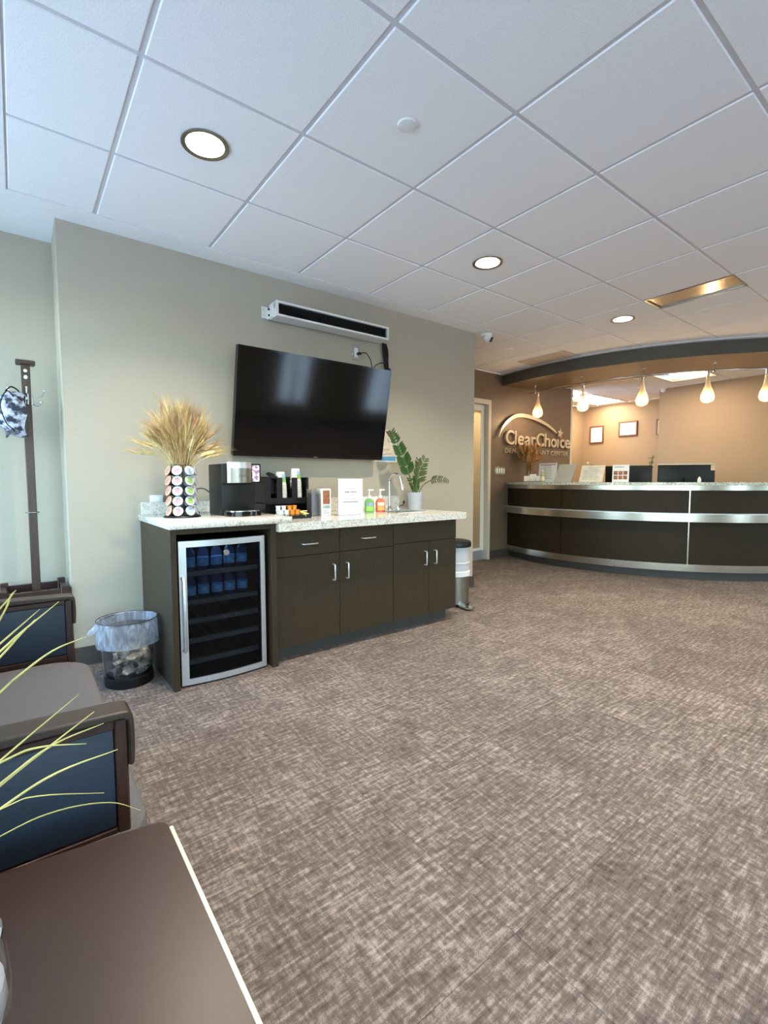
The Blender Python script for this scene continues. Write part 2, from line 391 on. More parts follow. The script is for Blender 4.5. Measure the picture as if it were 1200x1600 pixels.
# ------------------------------------------------------------------ room shell
CEIL = 2.516; YW = 3.237
XL, XR = 0.2266, 3.615
flo = struct(MB().box(-1.0, 9.2, -3.1, 5.4, -0.10, -0.012).build('floor', 'baseboard_dark'))
TS = 0.6096
tile_me = MB().box(0, TS - 0.0006, 0, TS - 0.0006, -0.012, 0.0, 0.0005).mesh('carpet_tile', 'carpet')
nfl = 0
for i in range(16):
    for j in range(13):
        x0, y0 = -0.93 + TS * i, -3.0 + TS * j
        if x0 > 8.25 or (y0 > 3.25 and x0 < 2.9) or y0 > 4.3: continue
        o = link('carpet_tile', tile_me, flo); o.location = (x0, y0, 0); nfl += 1
# walls
struct(MB().box(XL, XR, YW, 4.40, 0, CEIL).build('wall_back', 'wallcover'))
struct(MB().box(-1.0, XL, 3.59, 3.75, 0, CEIL).build('wall_recess', 'wallcover'))
lw = MB().box(XR, 4.10, 4.27, 4.40, 0, CEIL).box(4.10, 5.07, 4.27, 4.40, 2.14, CEIL).box(5.07, 7.03, 4.27, 4.40, 0, CEIL)
struct(lw.build('wall_logo', 'wallcover_bronze'))
struct(MB().box(7.03, 7.075, 4.262, 4.40, 0, CEIL).build('trim_1', 'cream_frame'))
struct(MB().box(7.03, 9.03, 5.2, 5.35, 0, CEIL).build('wall_office_left', 'wall_tan'))
struct(MB().box(9.03, 9.18, 3.43, 5.35, 0, CEIL).build('wall_office_rear', 'wall_tan'))
struct(MB().box(8.19, 9.18, -3.1, 3.43, 0, CEIL).build('wall_office_right', 'wall_tan'))
# window walls (left and behind the camera)
def window_wall(name, along, fixed0, fixed1, a0, a1, holes, zs):
    m = MB(); z0, z1 = zs
    def bx(p, q, za, zb):
        if along == 'x': m.box(p, q, fixed0, fixed1, za, zb)
        else: m.box(fixed0, fixed1, p, q, za, zb)
    bx(a0, a1, 0, z0); bx(a0, a1, z1, CEIL); e = a0
    for p, q in holes: bx(e, p, z0, z1); e = q
    bx(e, a1, z0, z1)
    return struct(m.build(name, 'wallcover'))
LW_H = [(-2.4, -0.5), (1.0, 3.5)]
RW_H = [(-0.6, 1.6), (4.3, 5.0), (6.5, 7.6)]
ZWIN = (0.25, 2.3)
window_wall('wall_left', 'y', -1.1, -0.95, -3.1, 3.75, LW_H, ZWIN)
window_wall('wall_front', 'x', -3.2, -3.05, -1.1, 8.19, RW_H, ZWIN)
def window(idx, along, f, a0, a1):
    z0, z1 = ZWIN; m = MB(); t = 0.05
    def bx(mb, p, q, d0, d1, za, zb):
        if along == 'x': mb.box(p, q, f + d0, f + d1, za, zb)
        else: mb.box(f + d0, f + d1, p, q, za, zb)
    bx(m, a0, a1, -0.04, 0.04, z0, z0 + t); bx(m, a0, a1, -0.04, 0.04, z1 - t, z1)
    mid = (a0 + a1) / 2
    for p in (a0, mid - t / 2, a1 - t): bx(m, p, p + t, -0.04, 0.04, z0 + t, z1 - t)
    w = struct(m.build('window_%d' % idx, 'aluminium'))
    for p, q in ((a0 + t, mid - t / 2), (mid + t / 2, a1 - t)):
        g = MB(); bx(g, p, q, -0.004, 0.004, z0 + t, z1 - t); g.build('pane', 'glass_window', w)
    d = (1, 0, 0) if along == 'y' else (0, 1, 0)
    loc = (f + .1, mid, (z0 + z1) / 2) if along == 'y' else (mid, f + .1, (z0 + z1) / 2)
    o = lamp('window_portal', 'AREA', loc, 1.0, (1, 1, 1), (a1 - a0), d, portal=True, size_y=z1 - z0)
for k, (a, b) in enumerate(LW_H): window(k + 1, 'y', -1.02, a, b)
for k, (a, b) in enumerate(RW_H): window(k + 3, 'x', -3.12, a, b)
struct(MB().box(-40, 40, -40, 40, -0.3, -0.2).build('ground', 'paving'))

# baseboards
struct(MB().box(XL, 0.595, YW - 0.012, YW, 0, 0.11).box(2.70, XR, YW - 0.012, YW, 0, 0.11).box(XR, XR + .012, YW - .012, 4.27, 0, .11).build('baseboard_back', 'baseboard_dark'))
struct(MB().box(-0.95, XL, 3.578, 3.59, 0, 0.11).build('baseboard_recess', 'baseboard_dark'))
struct(MB().box(5.09, 5.56, 4.256, 4.27, 0, 0.11).build('baseboard_logo', 'baseboard_dark'))
# door / sidelight at the logo wall
dr = struct(MB().box(4.10, 4.19, 4.235, 4.40, 0, 2.14).box(5.02, 5.07, 4.235, 4.40, 0, 2.14).box(4.19, 5.02, 4.235, 4.40, 2.08, 2.14).build('door_1', 'cream_frame'))
lf = MB().box(4.20, 4.28, 4.30, 4.345, 0.01, 2.075).box(4.945, 5.015, 4.30, 4.345, 0.01, 2.075).box(4.28, 4.945, 4.30, 4.345, 2.0, 2.075).box(4.28, 4.945, 4.30, 4.345, 0.01, 0.16)
lf.build('door_leaf', 'white_paint', dr)
MB().box(4.28, 4.945, 4.306, 4.312, 0.16, 2.0).build('pane', 'frosted', dr)
MB().box(4.20, 5.015, 4.285, 4.30, 0.0, 0.13).build('kick_plate', 'aluminium', dr)
struct(MB().box(4.0, 5.3, 5.6, 5.7, 0, 2.4).box(4.0, 4.08, 4.40, 5.6, 0, 2.4).box(5.22, 5.3, 4.40, 5.6, 0, 2.4).box(4.0, 5.3, 4.40, 5.7, 2.4, 2.45).build('wall_corridor', 'wall_tan'))
lamp('corridor_lamp', 'AREA', (4.65, 4.75, 2.38), 90, (1, 0.82, 0.6), 0.4, (0, 0, -1))

# ceiling: slab above, gypsum border, tiles and grid
cl = MB().box(-1.1, 9.2, -3.2, 5.4, 2.75, 2.85)
cl.box(-0.95, 0.02, -3.05, 3.59, 2.512, 2.56).box(0.02, XL, 3.076, 3.59, 2.512, 2.56).box(XL, XR, 3.076, YW, 2.512, 2.56)
cei = struct(cl.build('ceiling', 'ceiling_paint'))
GX = [-0.2134 + 0.6099 * i for i in range(1, 16)]; GY = [3.076 - 0.6096 * k for k in range(-4, 11)]
GY.sort()
CANS = [(0.7016, 2.162), (2.5313, 2.162), (4.361, 2.162), (0.7016, 0.333), (2.5313, 0.333), (4.361, 0.333), (2.5313, -1.5), (4.9709, -1.5), (6.8, 0.333)]  # entries after the first row are unseen cans added to light the room
def is_can(x0, x1, y0, y1): return any(x0 < cx < x1 and y0 < cy < y1 for cx, cy in CANS)
OPEN = [(7.107, 8.94, 4.296, 4.9), (6.49, 7.72, 2.466, 3.076), (4.05, 4.36, 1.24, 1.85)]
def tile_solid(x0, x1, y0, y1, hole=None):
    g = 0.0085; x0 += g; x1 -= g; y0 += g; y1 -= g; b = 0.004; zt, zb = 2.526, 2.5135
    m = MB()
    if hole is None:
        vs = [(x0, y0, zt), (x1, y0, zt), (x1, y1, zt), (x0, y1, zt), (x0, y0, zb + b), (x1, y0, zb + b), (x1, y1, zb + b), (x0, y1, zb + b),
              (x0 + b, y0 + b, zb), (x1 - b, y0 + b, zb), (x1 - b, y1 - b, zb), (x0 + b, y1 - b, zb)]
        fs = [(3, 2, 1, 0), (8, 9, 10, 11)] + [(i, (i + 1) % 4, 4 + (i + 1) % 4, 4 + i) for i in range(4)] + [(4 + i, 4 + (i + 1) % 4, 8 + (i + 1) % 4, 8 + i) for i in range(4)]
        m.add(vs, fs)
    else:
        cx, cy, r = hole; n = 32; vs = []
        for z, inset in ((zt, 0), (zb + b, 0), (zb, b)):
            for i in range(n):
                t = 2 * PI * i / n; c_, s_ = math.cos(t), math.sin(t); k = max(abs(c_), abs(s_))
                vs.append(((x0 + x1) / 2 + c_ / k * ((x1 - x0) / 2 - inset), (y0 + y1) / 2 + s_ / k * ((y1 - y0) / 2 - inset), z))
        for z in (zb, zt):
            for i in range(n): t = 2 * PI * i / n; vs.append((cx + r * math.cos(t), cy + r * math.sin(t), z))
        for a, b_ in ((0, 1), (1, 2), (2, 3), (3, 4), (4, 0)):
            m.add(vs, [(a * n + i, a * n + (i + 1) % n, b_ * n + (i + 1) % n, b_ * n + i) for i in range(n)])
    return m
gx_all = [0.02] + [x for x in GX if x > 0.02] + [9.03]
tile_cache = {}
for j in range(len(GY) - 1):
    for i in range(len(gx_all) - 1):
        x0, x1, y0, y1 = gx_all[i], gx_all[i + 1], GY[j], GY[j + 1]
        if y1 < -3.05: continue
        y0 = max(y0, -3.05)
        if y0 < 3.07: x1 = min(x1, 8.19)
        else:
            x0 = max(x0, XR); ym = 4.27 if (x0 + x1) / 2 < 7.03 else 5.2
            y1 = min(y1, ym)
        if x1 - x0 < 0.05 or y1 - y0 < 0.05: continue
        parts = [(x0, x1, y0, y1)]
        cxm, cym = (x0 + x1) / 2, (y0 + y1) / 2
        if any(a < cxm < b and c < cym < d for a, b, c, d in OPEN[:2]): continue
        if 4.05 < cxm < 4.67 and 1.2 < cym < 1.86: parts = [(4.362, x1, y0, y1)]
        if 4.66 < cxm < 5.28 and 3.0 < cym < 3.69: parts = [(x0, 4.892, y0, y1), (5.178, x1, y0, y1)]
        for a, b, c, d in parts:
            hole = next(((hx, hy, 0.088) for hx, hy in CANS if a < hx < b and c < hy < d), None)
            key = (round(b - a, 3), round(d - c, 3), hole is None)
            if key not in tile_cache:
                tile_cache[key] = (tile_solid(a, b, c, d, hole).mesh('ceiling_tile', 'tile_white', (a, c, 0)))
            o = link('ceiling_tile', tile_cache[key], cei); o.location = (a, c, 0)
tw = 0.012
for x in gx_all[:-1]:
    y1 = 3.076 if x < XR else (4.27 if x < 7.03 else 5.2)
    MB().box(x - tw, x + tw, -3.05, y1, 2.5185, 2.545).build('grid_bar', 'tee_white', cei)
for y in GY:
    if y < -3.05 or y > 5.2: continue
    xa = 0.02 if y < 3.1 else XR; xa = 7.03 if y > 4.27 else xa
    MB().box(xa, 9.03 if y > 3.43 else 8.19, y - tw, y + tw, 2.518, 2.544).build('grid_bar', 'tee_white', cei)

# ------------------------------------------------------------------ recessed lights
can_names = ['round recessed ceiling light nearest the front, above the coat rack side', 'round recessed ceiling light above the wall television and coffee bar',
             'round recessed ceiling light beside the metal ceiling panel, near reception']
def can_light():
    t = thing('ceiling_light', can_names[0], 'ceiling light', (0, 0, CEIL), 'recessed ceiling lights')
    MB().lathe([(0.079, -0.003), (0.098, -0.006), (0.098, -0.0025), (0.090, -0.001), (0.086, 0.004)], n=40, cap=False).build('trim_ring', 'steel_dull', t, world=False)
    pr = [(0.086, 0.0), (0.080, 0.035), (0.066, 0.085)]
    m = MB(); n = 32; vs = [(r * math.cos(2 * PI * i / n), r * math.sin(2 * PI * i / n), z) for r, z in pr for i in range(n)]
    m.add(vs, [(j * n + i, j * n + (i + 1) % n, (j + 1) * n + (i + 1) % n, (j + 1) * n + i) for j in range(2) for i in range(n)], True)
    m.build('reflector', 'can_reflector', t, world=False)
    MB().cyl((0, 0, 0.040), (0, 0, 0.046), 0.076, n=28).build('lamp_lens', 'can_lamp', t, world=False)
    return t
can0 = can_light()
for k, (x, y) in enumerate(CANS):
    lab = can_names[k] if k < 3 else 'round recessed ceiling light added outside the view to brighten the near half of the room'
    if k == 0: can0.location = (x, y, CEIL - 0.0025)
    else: dup(can0, (x, y, CEIL - 0.0025), lab)
    lamp('can_lamp', 'AREA', (x, y, CEIL + 0.030), CAN_W, CAN_COL, 0.10, (0, 0, -1), spread=math.radians(118))

# ------------------------------------------------------------------ things on the ceiling
t = thing('sprinkler_cover', 'small round white cover plate in the ceiling tile above the TV side', 'ceiling plate', (1.3117, 1.548, 2.5135))
MB().lathe([(0.030, -0.009), (0.037, -0.0075), (0.039, 0.0)], n=32).build('plate', 'white_plastic', t, world=False)
t = thing('sprinkler_cover', 'small round cover plate in the ceiling near the dark curved soffit', 'ceiling plate', (4.35, 3.39, 2.5135))
MB().lathe([(0.030, -0.009), (0.037, -0.0075), (0.039, 0.0)], n=32).build('plate', 'tile_white', t, world=False)
# satin metal panel in the ceiling
t = thing('ceiling_panel', 'long satin metal panel let into the ceiling before the reception desk', 'ceiling panel', (4.21, 1.545, 2.515))
MB().box(4.072, 4.350, 1.252, 1.838, 2.522, 2.530).build('plate', 'panel_metal', t)
MB().box(4.06, 4.074, 1.24, 1.85, 2.513, 2.552).box(4.348, 4.362, 1.24, 1.85, 2.511, 2.552).box(4.074, 4.348, 1.24, 1.254, 2.513, 2.552).box(4.074, 4.348, 1.836, 1.85, 2.513, 2.552).build('frame', 'steel_dull', t)
t = thing('ceiling_grille', 'flat beige return grille in the ceiling against the dark curved soffit', 'vent', (5.03, 3.37, 2.515))
g = MB()
for k in range(14): g.box(4.905, 5.165, 3.10 + 0.0405 * k, 3.125 + 0.0405 * k, 2.506, 2.512)
g.build('slats', 'grille_beige', t)
MB().box(4.895, 5.175, 3.086, 3.68, 2.512, 2.522).build('backing', 'grille_beige', t)
MB().box(4.89, 4.905, 3.08, 3.685, 2.505, 2.522).box(5.165, 5.18, 3.08, 3.685, 2.505, 2.522).box(4.905, 5.165, 3.08, 3.10, 2.505, 2.522).box(4.905, 5.165, 3.667, 3.685, 2.505, 2.522).build('frame', 'grille_beige', t)
# dome camera
t = thing('dome_camera', 'small white security camera on the ceiling past the end of the TV wall', 'camera', (3.745, 3.20, 2.5135))
MB().lathe([(0.048, -0.022), (0.053, -0.012), (0.054, 0.0)], n=28).build('base', 'white_plastic', t, world=False)
MB().ball((0.008, -0.01, -0.035), 0.040, 20, 12).build('ball', 'white_plastic', t, world=False)
MB().cyl((0.022, -0.036, -0.052), (0.028, -0.045, -0.058), 0.026, n=24).build('lens', 'camera_dark', t, world=False)
t = thing('dome_camera', 'tiny white security camera at the top corner of the bright tan wall', 'camera', (8.12, 3.36, 2.5135))
MB().lathe([(0.045, -0.02), (0.05, -0.01), (0.05, 0.0)], n=24).build('base', 'white_plastic', t, world=False)
MB().ball((-0.01, -0.01, -0.035), 0.036, 18, 10).build('ball', 'white_plastic', t, world=False)
# office light fittings
def troffer(label, x0, x1, y0, y1):
    t = thing('ceiling_light', label, 'ceiling light', ((x0 + x1) / 2, (y0 + y1) / 2, CEIL))
    m = MB(); w = 0.03
    m.box(x0, x1, y0, y0 + w, 2.508, 2.53).box(x0, x1, y1 - w, y1, 2.508, 2.53).box(x0, x0 + w, y0 + w, y1 - w, 2.508, 2.53).box(x1 - w, x1, y0 + w, y1 - w, 2.508, 2.53)
    m.build('frame', 'white_paint', t)
    MB().box(x0 + w, x1 - w, y0 + w, y1 - w, 2.60, 2.606).build('pan', 'white_paint', t)
    yc = (y0 + y1) / 2; n = 12; pl = [(yc - 0.20 + 0.40 * k / n, 2.512 + 0.05 * (abs(k / n - .5) * 2) ** 2) for k in range(n + 1)]
    m = MB(); vs = [(x, y, z) for x in (x0 + .06, x1 - .06) for y, z in pl]
    m.add(vs, [(k, k + 1, n + 2 + k, n + 1 + k) for k in range(n)], True)
    m.build('diffuser', 'troffer_lamp', t)
    lamp('office_lamp', 'AREA', ((x0 + x1) / 2, yc, 2.50), OFFICE_W, (1, 0.80, 0.58), x1 - x0 - .1, (0, 0, -1), size_y=.4)
troffer('long office ceiling light above the framed certificates', 7.717, 8.937, 4.296, 4.906)
troffer('office ceiling light showing just behind the curved soffit edge', 6.497, 7.717, 2.466, 3.076)
t = thing('ceiling_vent', 'small white air vent in the office ceiling between two lights', 'vent', (7.0, 3.36, 2.513))
m = MB().box(6.86, 7.10, 3.14, 3.50, 2.505, 2.513); m.build('frame', 'white_paint', t)
for k in range(4): MB().box(6.88, 7.08, 3.18 + .08 * k, 3.22 + .08 * k, 2.499, 2.506).build('slat', 'white_paint', t)

# ------------------------------------------------------------------ curved soffit
SX, SY, SR = 8.112, 3.534, 2.864
front = []
A0 = math.degrees(math.asin((4.27 - SY) / SR)); aa = 180 - A0
for k in range(61):
    t_ = math.radians(aa + (271.5 - aa) * k / 60); front.append((SX + SR * math.cos(t_), SY + SR * math.sin(t_)))
rear = smooth_path([(5.62, 4.27, 0), (6.02, 4.15, 0), (6.22, 3.80, 0), (6.22, 3.35, 0), (6.32, 2.89, 0), (6.45, 2.46, 0), (6.66, 2.12, 0), (7.05, 1.80, 0), (7.55, 1.56, 0), (8.188, 1.36, 0)], 7)
rear = [(p.x, p.y) for p in rear]
sof = MB()
poly = front + rear[::-1]
sof.prism(poly, 2.372, CEIL, 'xy')
so = struct(sof.build('trim_2', 'soffit_bronze')); so.name = 'trim_2'
m = MB(); n = 60; vs = []
for k in range(61):
    t_ = math.radians(aa + (271.5 - aa) * k / 60); c_, s_ = math.cos(t_), math.sin(t_)
    vs += [(SX + (SR - .02) * c_, SY + (SR - .02) * s_, 2.362), (SX + (SR + .012) * c_, SY + (SR + .012) * s_, 2.362), (SX + (SR + .012) * c_, SY + (SR + .012) * s_, 2.516), (SX + (SR - .02) * c_, SY + (SR - .02) * s_, 2.516)]
m.add(vs, [(4 * i + k, 4 * i + (k + 1) % 4, 4 * i + 4 + (k + 1) % 4, 4 * i + 4 + k) for i in range(n) for k in range(4)], True)
m.add(vs, [(3, 2, 1, 0), tuple(4 * n + k for k in range(4))])
m.build('fascia', 'soffit_dark', so)
MB().band(SX, SY, SR + 0.014, SR + 0.065, 2.498, 2.514, aa + .2, 271.5, 60).build('shadow_trim', 'tee_white', so)

# ------------------------------------------------------------------ pendant track and pendants
PX, PY, PR = 7.9, 3.45, 2.25
RAILZ = 2.285
t = thing('track_rail', 'thin curved metal rail hanging under the soffit, carrying the pendants', 'light rail', (5.68, 3.3, RAILZ))
def rail_pt(y): return (PX - math.sqrt(max(0, PR * PR - (y - PY) ** 2)), y)
pts = [(*rail_pt(4.15 - 2.75 * k / 40), RAILZ) for k in range(41)]
MB().tube(pts, 0.006, 6).build('rail', 'steel', t)
for y in (4.02, 3.30, 2.62, 2.02, 1.55):
    x, y = rail_pt(y)
    MB().cyl((x, y, RAILZ - .012), (x, y, 2.372), 0.006, n=8).cyl((x, y, 2.362), (x, y, 2.372), 0.022, n=16).cyl((x, y, RAILZ - .02), (x, y, RAILZ + .012), 0.012, n=12).build('standoff', 'steel', t)
def pendant():
    t = thing('pendant_light', 'x', 'pendant light', (0, 0, RAILZ), 'teardrop pendants over the reception desk')
    MB().cyl((0, 0, 0), (0, 0, -0.07), 0.011, n=12).build('canopy', 'chrome', t, world=False)
    prof = [(0.0, -0.352), (0.030, -0.349), (0.054, -0.336), (0.066, -0.312), (0.068, -0.285), (0.060, -0.25), (0.045, -0.21), (0.031, -0.17), (0.022, -0.13), (0.017, -0.09), (0.015, -0.062)]
    m = MB(); n = 28; vs = [(r * math.cos(2 * PI * i / n), r * math.sin(2 * PI * i / n), z) for r, z in prof for i in range(n)]
    m.add(vs, [(j * n + i, j * n + (i + 1) % n, (j + 1) * n + (i + 1) % n, (j + 1) * n + i) for j in range(len(prof) - 1) for i in range(n)], True)
    m.build('glass_shade', 'glass_shade', t, world=False)
    MB().lathe([(0.0, -0.318), (0.020, -0.312), (0.032, -0.29), (0.028, -0.268), (0.014, -0.25), (0.010, -0.235)], n=18).build('bulb', 'bulb', t, world=False)
    MB().cyl((0, 0, -0.235), (0, 0, -0.06), 0.008, n=10).build('lamp_holder', 'sign_metal', t, world=False)
    return t
p0 = pendant()
ordn = ['first', 'second', 'third', 'fourth', 'fifth']
for k, (x, y) in enumerate([(5.709, 3.96), (5.657, 3.273), (5.806, 2.626), (6.125, 2.067), (6.553, 1.648)]):
    xx = PX - math.sqrt(PR * PR - (y - PY) ** 2)
    lab = 'lit teardrop glass pendant, %s in the row counted from the logo wall' % ordn[k]
    if k == 0: p0.location = (x, y, RAILZ); p0['label'] = lab
    else: dup(p0, (x, y, RAILZ), lab)
    lamp('pendant_lamp', 'POINT', (x, y, RAILZ - 0.372), PEND_W, (1, 0.68, 0.36), radius=0.03)

# ------------------------------------------------------------------ reception desk
DX, DY, DR = 7.606, 3.348, 2.31
def ang_y(r): return 180 - math.degrees(math.asin((4.268 - DY) / r))
AE = 283.0
t = thing('reception_desk', 'curved reception desk of dark wood with brushed steel bands and stone top', 'desk', (5.9, 3.0, 0))
MB().band(DX, DY, 1.95, DR + 0.045, 1.018, 1.05, ang_y(DR + .045), AE, 70).build('countertop', 'granite_desk', t)
MB().band(DX, DY, 2.24, DR + 0.012, 0.964, 1.018, ang_y(DR + .012), AE, 70).build('top_band', 'steel', t)
MB().band(DX, DY, 2.22, DR + 0.075, 0.63, 0.712, ang_y(DR + .075), AE, 70).build('ledge_band', 'steel', t)
MB().band(DX, DY, 2.22, DR + 0.080, 0.712, 0.722, ang_y(DR + .08), AE, 70).build('ledge_top', 'aluminium', t)
MB().band(DX, DY, 2.20, DR + 0.010, 0.09, 0.168, ang_y(DR + .01), AE, 70).build('base_band', 'steel', t)
MB().band(DX, DY, 2.18, DR - 0.05, 0.0, 0.09, ang_y(DR - .05), AE, 70).build('toe_kick', 'baseboard_dark', t)
seams = [ang_y(DR), 180.9, 214.3, 247.6, AE]
for k in range(4):
    g0 = 0.0 if k == 0 else 0.12; g1 = 0.0 if k == 3 else 0.12
    MB().band(DX, DY, 2.25, DR, 0.722, 0.964, seams[k] + g0, seams[k + 1] - g1, 24).build('upper_panel', 'desk_wood', t)
    MB().band(DX, DY, 2.25, DR, 0.168, 0.63, seams[k] + g0, seams[k + 1] - g1, 24).build('lower_panel', 'desk_wood', t)
    if k in (1, 2):
        s_ = 'steel'
        MB().band(DX, DY, 2.25, DR + .002, 0.722, 0.964, seams[k + 1] - .14, seams[k + 1] + .14, 2).build('seam_strip', s_, t)
        MB().band(DX, DY, 2.25, DR + .002, 0.168, 0.63, seams[k + 1] - .14, seams[k + 1] + .14, 2).build('seam_strip', s_, t)
MB().band(DX, DY, 2.20, 2.25, 0.09, 1.018, ang_y(2.25), AE, 50).build('carcass', 'laminate', t)
MB().band(DX, DY, 1.35, 2.20, 0.72, 0.75, ang_y(2.2), AE, 50).build('work_surface', 'laminate', t)

# ------------------------------------------------------------------ things on the reception counter
def at_arc(deg, r): a = math.radians(deg); return (DX + r * math.cos(a), DY + r * math.sin(a))
DT = 1.05
def place_dir(p, q): return math.atan2(q[1] - p[1], q[0] - p[0])
# tall vase with dried sprays
vx, vy = 5.72, 4.10
t = thing('glass_vase', 'clear glass vase of dried brown sprays on the desk beside the logo', 'vase', (vx, vy, DT))
MB().lathe([(0.040, 0.0), (0.042, 0.004), (0.034, 0.08), (0.032, 0.15), (0.044, 0.24), (0.041, 0.24), (0.029, 0.15), (0.031, 0.08), (0.038, 0.008)], n=24).build('vessel', 'glass_clear', t, world=False)
rnd = random.Random(3)
for k in range(60):
    a = rnd.uniform(0, 2 * PI); s_ = rnd.uniform(0.03, 0.27); hgt = rnd.uniform(0.34, 0.54)
    tip = Vector((math.cos(a) * s_, math.sin(a) * s_ * 0.6, hgt)); b = Vector((math.cos(a) * 0.018, math.sin(a) * 0.018, 0.02)); c = Vector((tip.x * 0.25, tip.y * 0.25, 0.24))
    m = MB().tube(smooth_path([b, c, tip], 4), 0.0022, 4)
    d = (tip - c).normalized(); m.tube([tip - d * 0.10, tip - d * 0.05, tip + d * .02], [0.006, 0.021, 0.003], 5)
    m.build('dried_stem', 'spray_brown' if k % 3 else 'wheat_brown', t, world=False)
m = MB().tube(smooth_path([(0.0, 0, 0.02), (0.05, -0.02, 0.2), (0.12, -0.04, 0.30)], 5), 0.0025, 5).tube([(0.08, -.03, .30), (0.13, -0.04, 0.315), (0.19, -0.06, 0.295)], [0.004, 0.028, 0.003], 6)
m.build('dried_pod', 'spray_brown', t, world=False)
# business card holders
for k, (px_, py_, n_, lab) in enumerate([(5.63, 4.05, 3, 'small stack of white business cards in a holder beside the glass vase'), (5.59, 3.93, 3, 'middle holder of white business cards on the reception counter'), (5.565, 3.81, 3, 'white business card holder next to the green bottle on the counter')]):
    t = thing('card_holder', lab, 'card holder', (px_, py_, DT), 'business card holders', -0.9)
    MB().box(-.048, .048, -.022, .022, 0, .012, .003).box(-.048, .048, .012, .018, .012, .05).build('stand', 'acrylic', t, world=False)
    for q in range(2 if k != 1 else 3):
        MB().box(-.044, .044, -.010 + .010 * q, -.004 + .010 * q, .010 + .018 * q, .060 + .024 * q, rot=Matrix.Rotation(-.25, 3, 'X')).build('card_stack', 'paper', t, world=False)
# hand sanitizer
t = thing('sanitizer_bottle', 'small clear green pump bottle before the pink printed sheet', 'bottle', (5.50, 3.72, DT))
MB().lathe([(0.024, 0), (0.026, 0.004), (0.026, 0.085), (0.020, 0.10), (0.010, 0.108), (0.010, 0.118)], n=20).build('body', 'sanitizer', t, world=False)
MB().cyl((0, 0, .118), (0, 0, .15), .006, n=10).box(-.03, .008, -.006, .006, .148, .158).build('pump', 'white_plastic', t, world=False)
MB().lathe([(0.0268, 0.02), (0.0268, 0.07)], n=20).build('label', 'label_cream', t, world=False)
def sheet_sign(name, label, p, q, z1, lean, matname, cat, lines=True, tint='print_grey', header=None, skew=0.0):
    """upright printed sheet in a clear stand; p, q are its bottom corners on the counter as seen from the room"""
    p, q = Vector((*p, DT)), Vector((*q, DT)); w = (q - p).length; a = place_dir(p, q)
    t = thing(name, label, cat, p, None, a); h_ = z1 - DT
    R_ = Matrix.Rotation(-lean, 3, 'X')
    def pl(x0, x1, za, zb, d0, d1, mt, nm):
        m = MB(); vs = []
        for d in (d0, d1):
            for x, z in ((x0, za), (x1, za), (x1, zb), (x0, zb)): vs.append(R_ @ Vector((x, d, z)))
        m.add(vs, [(0, 1, 2, 3), (7, 6, 5, 4), (0, 4, 5, 1), (1, 5, 6, 2), (2, 6, 7, 3), (3, 7, 4, 0)])
        return m.build(nm, mt, t, world=False)
    pl(0, w, 0.001, h_, 0, .003, matname, 'sheet')
    MB().box(0, w, -0.004, .07, 0, .003).build('foot', 'acrylic', t, world=False)
    pl(-.002, w + .002, 0.001, h_ + .003, .0045, .007, 'acrylic', 'backing')
    if lines:
        r2 = random.Random(len(label)); n = 9
        for k in range(n):
            zz = h_ * (0.86 - 0.085 * k); e = r2.uniform(.12, .3)
            pl(w * (.12 if k > 1 else .3), w * (1 - (e if k > 1 else .3)), zz - .004, zz + .003, -.0006, 0, tint, 'text_line')
    if header: pl(w * .08, w * .92, h_ * .88, h_ * .95, -.0006, 0, header, 'header')
    return t, pl, w, h_
sheet_sign('printed_sign', 'white sheet with a pink heading standing on the counter by the logo', (5.60, 3.86), (5.545, 3.555), 1.30, 0.08, 'paper', 'sign', True, 'print_grey', 'print_pink')
sheet_sign('printed_sign', 'grey tilted sheet in a clear stand, right of the pink-headed sheet', (5.50, 3.56), (5.49, 3.31), 1.31, 0.5, 'sheet_grey', 'sign')
sheet_sign('printed_sign', 'cream tilted notice in a stand left of the first monitor', (5.50, 3.21), (5.535, 2.93), 1.275, 0.42, 'print_cream', 'sign')
t, pl, w, h_ = sheet_sign('printed_sign', 'white flyer with six small photos leaning before the first monitor', (5.57, 2.83), (5.62, 2.66), 1.255, 0.10, 'paper', 'sign', False)
for r_ in range(2):
    for c_ in range(3): pl(w * (.08 + .29 * c_), w * (.33 + .29 * c_), h_ * (.42 - .26 * r_), h_ * (.64 - .26 * r_), -.0008, 0, 'photo_food', 'photo')
pl(w * .12, w * .7, h_ * .84, h_ * .9, -.0008, 0, 'print_grey', 'text_line')
# monitors on the work surface
def monitor(label, p, q, ztop, zbot, top_light=False):
    p, q = Vector((*p, 0.75)), Vector((*q, 0.75)); w = (q - p).length; a = place_dir(p, q); c = (p + q) / 2
    t = thing('computer_monitor', label, 'monitor', c, None, a)
    MB().box(-w / 2, w / 2, 0, .03, zbot - .75, ztop - .75, .006, 2).build('housing', 'black_plastic', t, world=False)
    MB().box(-w / 2 + .012, w / 2 - .012, .0295, .032, zbot - .735, ztop - .765).build('screen', 'screen_black', t, world=False)
    MB().box(-.03, .03, -.03, 0.0, .01, zbot - .55).box(-.12, .12, -.10, .10, 0, .012, .004).build('stand', 'black_plastic', t, world=False)
    if top_light: MB().box(-w / 2, w / 2, -.004, .034, ztop - .752, ztop - .744, .002).build('top_edge', 'white_plastic', t, world=False)
    return t, w
monitor('black computer monitor behind the six-photo flyer', (6.114, 3.198), (6.262, 2.68), 1.258, 0.92)
t, w = monitor('wide black monitor with a light top edge before the tan wall', (6.294, 2.621), (6.71, 2.147), 1.262, 0.90, True)
MB().box(w / 2 - .05, w / 2 - .005, -.004, 0, .44, .505).build('paper_tag', 'packet_beige', t, world=False)
